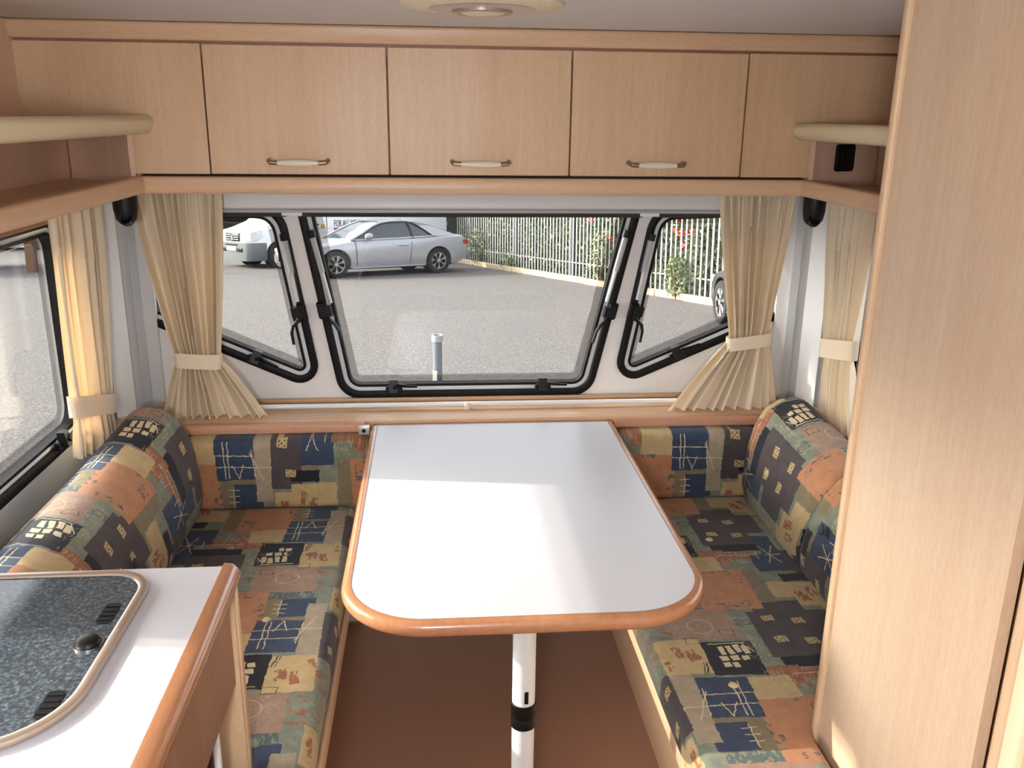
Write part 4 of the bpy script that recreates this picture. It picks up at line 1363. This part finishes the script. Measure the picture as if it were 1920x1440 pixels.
        mr = lathe('mirror', [(0, -0.10), (0.05, -0.09), (0.08, -0.03), (0.085, 0.03), (0.06, 0.08), (0, 0.09)], (1.72, s * 0.96, 1.00), paint, t, 14, Euler((0, R(90), 0)), 1.0, 0.8)
        tube('mirror_arm', [(1.75, s * 0.80, 0.93), (1.74, s * 0.92, 0.965)], 0.02, 'black_plastic', mr, 6)
        dh = tube('door_handle', [(2.52, s * 0.925, 0.765), (2.56, s * 0.945, 0.77), (2.72, s * 0.945, 0.775), (2.76, s * 0.925, 0.775)], 0.014, 'chrome', t, 6)
        for xa, xb in ((1.42, 1.40), (2.83, 2.90)):
            tube('door_gap', [(xa, s * 0.918, 0.30), ((xa + xb) / 2, s * 0.929, 0.58), (xb, s * 0.905, 0.83), (xb, s * 0.82, 0.92)], 0.006, 'dark_void', t, 5)
        tube('sill_moulding', [(1.3, s * 0.905, 0.225), (3.25, s * 0.905, 0.235)], 0.014, paint, t, 6)
        tl = box('tail_lamp', 4.40, 4.585, min(s * 0.60, s * 0.815), max(s * 0.60, s * 0.815), 0.74, 0.87, 'lamp_red', t, 0.03)
        hl = box('headlamp', 0.06, 0.36, min(s * 0.50, s * 0.80), max(s * 0.50, s * 0.80), 0.57, 0.69, 'lamp_clear', t, 0.04)
    box('seat', 2.1, 2.3, -0.5, -0.12, 0.75, 1.16, 'seat_beige', t, 0.05)
    box('number_plate', 4.615, 4.632, -0.26, 0.26, 0.62, 0.73, 'cream_plastic', t, 0.004)
    box('grille', -0.012, 0.03, -0.36, 0.36, 0.36, 0.58, 'black_plastic', t, 0.02)
    return t
def place(xf, df, xr, dr, off):
    """matrix for a car whose near front wheel stands at (xf, df) and near rear wheel at (xr, dr); off is the wheel track offset"""
    a = math.atan2(dr - df, xr - xf)
    m = gm(xf, df, a)
    return m @ Matrix.Translation((-0.90, off, 0))
coupe('coupe_car', 'silver two-door coupe parked broadside in front of the van', place(-2.43, 18.35, 0.06, 19.85, 0.86) @ Matrix.Diagonal((1.02, 1.0, 0.96, 1.0)), 'silver_paint')
coupe('coupe_car', 'black car whose wheel shows beside the right front curtain', gm(5.06, 10.95, R(-90)), 'black_paint')

def text_mesh(name, body, size, mat, parent, loc, rot, extrude=0.002, width=None):
    cu = bpy.data.curves.new(name, 'FONT')
    cu.body = body
    cu.size = size
    cu.extrude = extrude
    cu.resolution_u = 2
    tmp = bpy.data.objects.new(name, cu)
    COL.objects.link(tmp)
    bpy.context.view_layer.update()
    dg = bpy.context.evaluated_depsgraph_get()
    me = bpy.data.meshes.new_from_object(tmp.evaluated_get(dg))
    bpy.data.objects.remove(tmp)
    bpy.data.curves.remove(cu)
    me.materials.clear()
    o = link(name, me, mat, parent)
    if width:
        xs = [v.co.x for v in me.vertices]
        k = width / (max(xs) - min(xs))
        for v in me.vertices: v.co.x *= k
    o.location = loc
    o.rotation_euler = rot
    return o
def van(matrix):
    t = thing('delivery_van', 'white panel van with lettered side parked behind the silver coupe', 'van', matrix=matrix)
    top = [(0, 0.80), (0.06, 0.98), (0.5, 1.10), (0.85, 1.24), (1.05, 1.40), (1.75, 2.30), (2.05, 2.48), (6.6, 2.52)]
    wid = [(0, 0.72), (0.1, 0.86), (0.4, 0.95), (1.0, 0.97), (6.6, 0.97)]
    secs = []
    for x in (0, .06, .15, .3, .5, .7, .85, 1.05, 1.25, 1.5, 1.75, 2.05, 3.0, 4.2, 5.4, 6.6):
        zt, w = lerp_table(top, x), lerp_table(wid, x)
        zb = 0.34 if x > 0.1 else 0.42
        up = max(0.0, zt - 1.2)
        half = [(0.9 * w, zb), (w, zb + 0.12), (w, min(1.0, zt - 0.08)), (w - 0.05 * min(1, up), zt - 0.10), (w * 0.9 - 0.06 * min(1, up), zt - 0.01), (0.4 * w, zt + 0.02)]
        secs.append([(x, -a, b) for a, b in half] + [(x, a, b) for a, b in reversed(half)])
    body = loft('body', secs, 'white_paint', t)
    cut_arches(body, (0.88, 5.0), 0.35, 0.42, 0.98)
    for x in (0.88, 5.0):
        for s in (-1, 1):
            wheel(t, x, s * 0.86, 0.345, s, 0, True)
            lathe('arch_liner', [(0, -0.01), (0.415, -0.01), (0.415, 0.01), (0, 0.01)], (x, s * 0.72, 0.36), 'dark_void', t, 24, Euler((R(90), 0, 0)))
    bp = [[(x, -w + 0.03, 0.20), (x, -w - 0.02, 0.32), (x, -w - 0.02, 0.60), (x, -w, 0.68), (x, w, 0.68), (x, w + 0.02, 0.60), (x, w + 0.02, 0.32), (x, w - 0.03, 0.20)] for x, w in ((-0.06, 0.70), (-0.02, 0.80), (0.10, 0.90), (0.30, 0.955), (0.46, 0.962))]
    b = loft('bumper', bp, 'bumper_grey', t)
    box('fog_recess', -0.085, -0.03, -0.62, -0.32, 0.44, 0.54, 'black_plastic', b, 0.01)
    box('fog_recess', -0.085, -0.03, 0.32, 0.62, 0.44, 0.54, 'black_plastic', b, 0.01)
    box('number_plate', -0.09, -0.055, -0.27, 0.27, 0.46, 0.57, 'white_plastic', b, 0.003)
    box('bumper_vent', -0.075, -0.03, -0.34, 0.34, 0.60, 0.64, 'black_plastic', b, 0.004)
    gl = box('grille', -0.035, 0.06, -0.38, 0.38, 0.71, 0.93, 'black_plastic', t, 0.02)
    for q in range(3):
        box('grille_bar', -0.047, 0.0, -0.36, 0.36, 0.745 + q * 0.06, 0.765 + q * 0.06, 'aluminium', gl, 0.004)
    em = lathe('emblem', [(0.082, -0.01), (0.098, -0.01), (0.098, 0.012), (0.082, 0.012), (0.082, -0.01)], (-0.052, 0, 0.80), 'chrome', gl, 24, Euler((0, R(90), 0)))
    for q in range(3):
        a = R(90 + 120 * q)
        tube('emblem_arm', [(-0.052, 0, 0.80), (-0.052, 0.088 * math.cos(a), 0.80 + 0.088 * math.sin(a))], [0.016, 0.005], 'chrome', gl, 5)
    for s in (-1, 1):
        loft('headlamp', [[(x, s * a, z0), (x, s * b, z0), (x, s * b, z1), (x, s * a, z1)] for x, a, b, z0, z1 in ((-0.02, 0.42, 0.74, 0.73, 0.90), (0.07, 0.46, 0.86, 0.72, 0.95), (0.20, 0.62, 0.935, 0.75, 1.0), (0.36, 0.80, 0.962, 0.85, 1.03))], 'lamp_clear', t, False)
        box('side_rub_strip', 1.36, 4.5, min(s * 0.965, s * 0.985), max(s * 0.965, s * 0.985), 0.52, 0.66, 'bumper_grey', t, 0.006)
        sc_ = [(1.12, 1.45), (2.05, 1.45), (2.05, 2.2), (1.72, 2.2)]
        prism('side_window', round_poly(sc_, 0.05, 3), 'y', s * 0.93, s * 0.965, 'car_glass', t)
        tube('door_gap', [(2.32, s * 0.974, 0.45), (2.32, s * 0.974, 1.05), (2.32, s * 0.94, 2.35)], 0.008, 'dark_void', t, 5)
        tube('swage_line', [(0.55, s * 0.968, 1.02), (5.5, s * 0.972, 1.06)], 0.008, 'grey_plastic', t, 5)
        box('side_repeater', 0.78, 0.88, min(s * 0.962, s * 0.98), max(s * 0.962, s * 0.98), 1.09, 1.12, 'bumper_grey', t, 0.005)
        mr = box('mirror', 1.22, 1.34, min(s * 1.02, s * 1.2), max(s * 1.02, s * 1.2), 1.45, 1.75, 'black_plastic', t, 0.03)
        tube('mirror_arm', [(1.3, s * 0.94, 1.5), (1.29, s * 1.06, 1.55)], 0.02, 'black_plastic', mr, 6)
        hb = box('door_handle', 1.86, 2.06, min(s * 0.95, s * 0.985), max(s * 0.95, s * 0.985), 1.12, 1.16, 'black_plastic', t, 0.008)
    # windscreen, bonnet vent and wiper
    bm = bmesh.new()
    q = [bm.verts.new(p) for p in ((1.08, -0.80, 1.445), (1.08, 0.80, 1.445), (1.72, 0.72, 2.275), (1.72, -0.72, 2.275))]
    bm.faces.new(q)
    bmesh.ops.solidify(bm, geom=bm.faces[:], thickness=0.02)
    bmesh.ops.translate(bm, verts=bm.verts[:], vec=(-0.012, 0, 0.016))
    from_bm('windscreen', bm, 'car_glass', t)
    bm = bmesh.new()
    q = [bm.verts.new(p) for p in ((0.88, -0.55, 1.285), (0.88, 0.35, 1.285), (0.99, 0.35, 1.372), (0.99, -0.55, 1.372))]
    bm.faces.new(q)
    bmesh.ops.solidify(bm, geom=bm.faces[:], thickness=0.01)
    bmesh.ops.translate(bm, verts=bm.verts[:], vec=(-0.012, 0, 0.014))
    from_bm('bonnet_vent', bm, 'bumper_grey', t)
    # lettering on the near side
    text_mesh('lettering', 'FOR ALL YOUR HOME IMPROVEMENTS', 0.27, 'sign_blue', t, (2.55, -0.976, 1.07), (R(90), 0, 0), width=2.3)
    box('red_panel', 2.55, 3.9, -0.982, -0.972, 0.84, 1.04, 'sign_red', t, 0.002)
    text_mesh('lettering', 'QUALITY', 0.19, 'white_plastic', t, (2.61, -0.984, 0.875), (R(90), 0, 0), width=0.78)
    box('yellow_badge', 2.14, 2.25, -0.985, -0.972, 1.04, 1.15, 'yellow_badge', t, 0.004)
    return t

va = R(38)
van(gm(-4.22, 21.7, va) @ Matrix.Translation((-0.88, 0.96, 0)))

# ---- jockey wheel post on the drawbar, just in front of the window
t = thing('jockey_post', 'grey metal jockey wheel post standing on the drawbar outside the window', 'post', (-0.117, 3.9, -0.45))
tube('tube', [(-0.117, 3.9, -0.71), (-0.117, 3.9, 0.69)], 0.021, 'fence_post_steel', t, 16)
lathe('cap', [(0.0, 0.0), (0.017, 0.0), (0.018, 0.008), (0.026, 0.008), (0.026, -0.02), (0.021, -0.024)], (-0.117, 3.9, 0.70), 'galvanised', t, 18)
prism('label', [(-0.14, 3.886), (-0.121, 3.877), (-0.119, 3.881), (-0.136, 3.890)], 'z', 0.3, 0.545, 'post_sunny', t)  # pale label strip, the sunlit left face of the post put into its colour
lathe('wheel', [(0.03, -0.03), (0.1, -0.035), (0.11, 0.0), (0.1, 0.035), (0.03, 0.03)], (-0.117, 3.9, -0.82), 'tyre', t, 18, Euler((0, R(90), 0)))
t = thing('drawbar', 'steel drawbar of the caravan below the front window', 'drawbar', (0, 3.3, -0.4))
for s in (-1, 1):
    tube('beam', [(s * 0.75, 2.86, -0.12), (s * 0.28 - 0.08, 3.82, -0.12)], 0.045, 'galvanised', t, 8)
# shell outside: chassis skirt under the floor so that no daylight leaks in
# ---- things seen through the left side window
pw = thing('parked_caravan', 'white caravan parked far off beyond the left side window', 'caravan', matrix=gm(-13.2, 21.5, R(35)))
prism('shell', round_poly([(-2.4, 0.55), (2.2, 0.55), (2.5, 1.1), (2.1, 2.5), (-2.4, 2.55)], [0.1, 0.1, 0.2, 0.25, 0.2], 5), 'y', -1.1, 1.1, 'white_paint', pw, bevel=0.05)
prism('side_window', round_poly([(-1.6, 1.4), (-0.4, 1.4), (-0.4, 2.0), (-1.6, 2.0)], 0.08, 4), 'y', -1.115, -1.09, 'car_glass', pw)
prism('side_window', round_poly([(0.6, 1.4), (1.7, 1.4), (1.6, 2.0), (0.6, 2.0)], 0.08, 4), 'y', -1.115, -1.09, 'car_glass', pw)
for s in (-1, 1):
    lathe('wheel', [(0, -0.08), (0.26, -0.08), (0.30, -0.04), (0.30, 0.04), (0.26, 0.08), (0, 0.08)], (0.0, s * 0.95, 0.30), 'tyre', pw, 22, Euler((R(90), 0, 0)))
box('stripe', -2.3, 2.2, -1.112, -1.10, 0.95, 1.05, 'grey_plastic', pw)
for x, d, m, lab in ((-10.15, 20.4, 'timber_brown', 'weathered brown timber post seen through the left window'), (-9.35, 20.2, 'fence_post_steel', 'grey concrete post seen through the left window')):
    t = thing('yard_post', lab, 'post', matrix=gm(x, d))
    prism('shaft', round_poly([(-0.11, -0.11), (0.11, -0.11), (0.11, 0.11), (-0.11, 0.11)], 0.02, 2), 'z', 0.0, 2.0, m, t)
    prism('cap', round_poly([(-0.13, -0.13), (0.13, -0.13), (0.13, 0.13), (-0.13, 0.13)], 0.02, 2), 'z', 2.0, 2.08, m, t, bevel=0.02)
for o in bpy.data.objects:
    if '_abs' in o: del o['_abs']
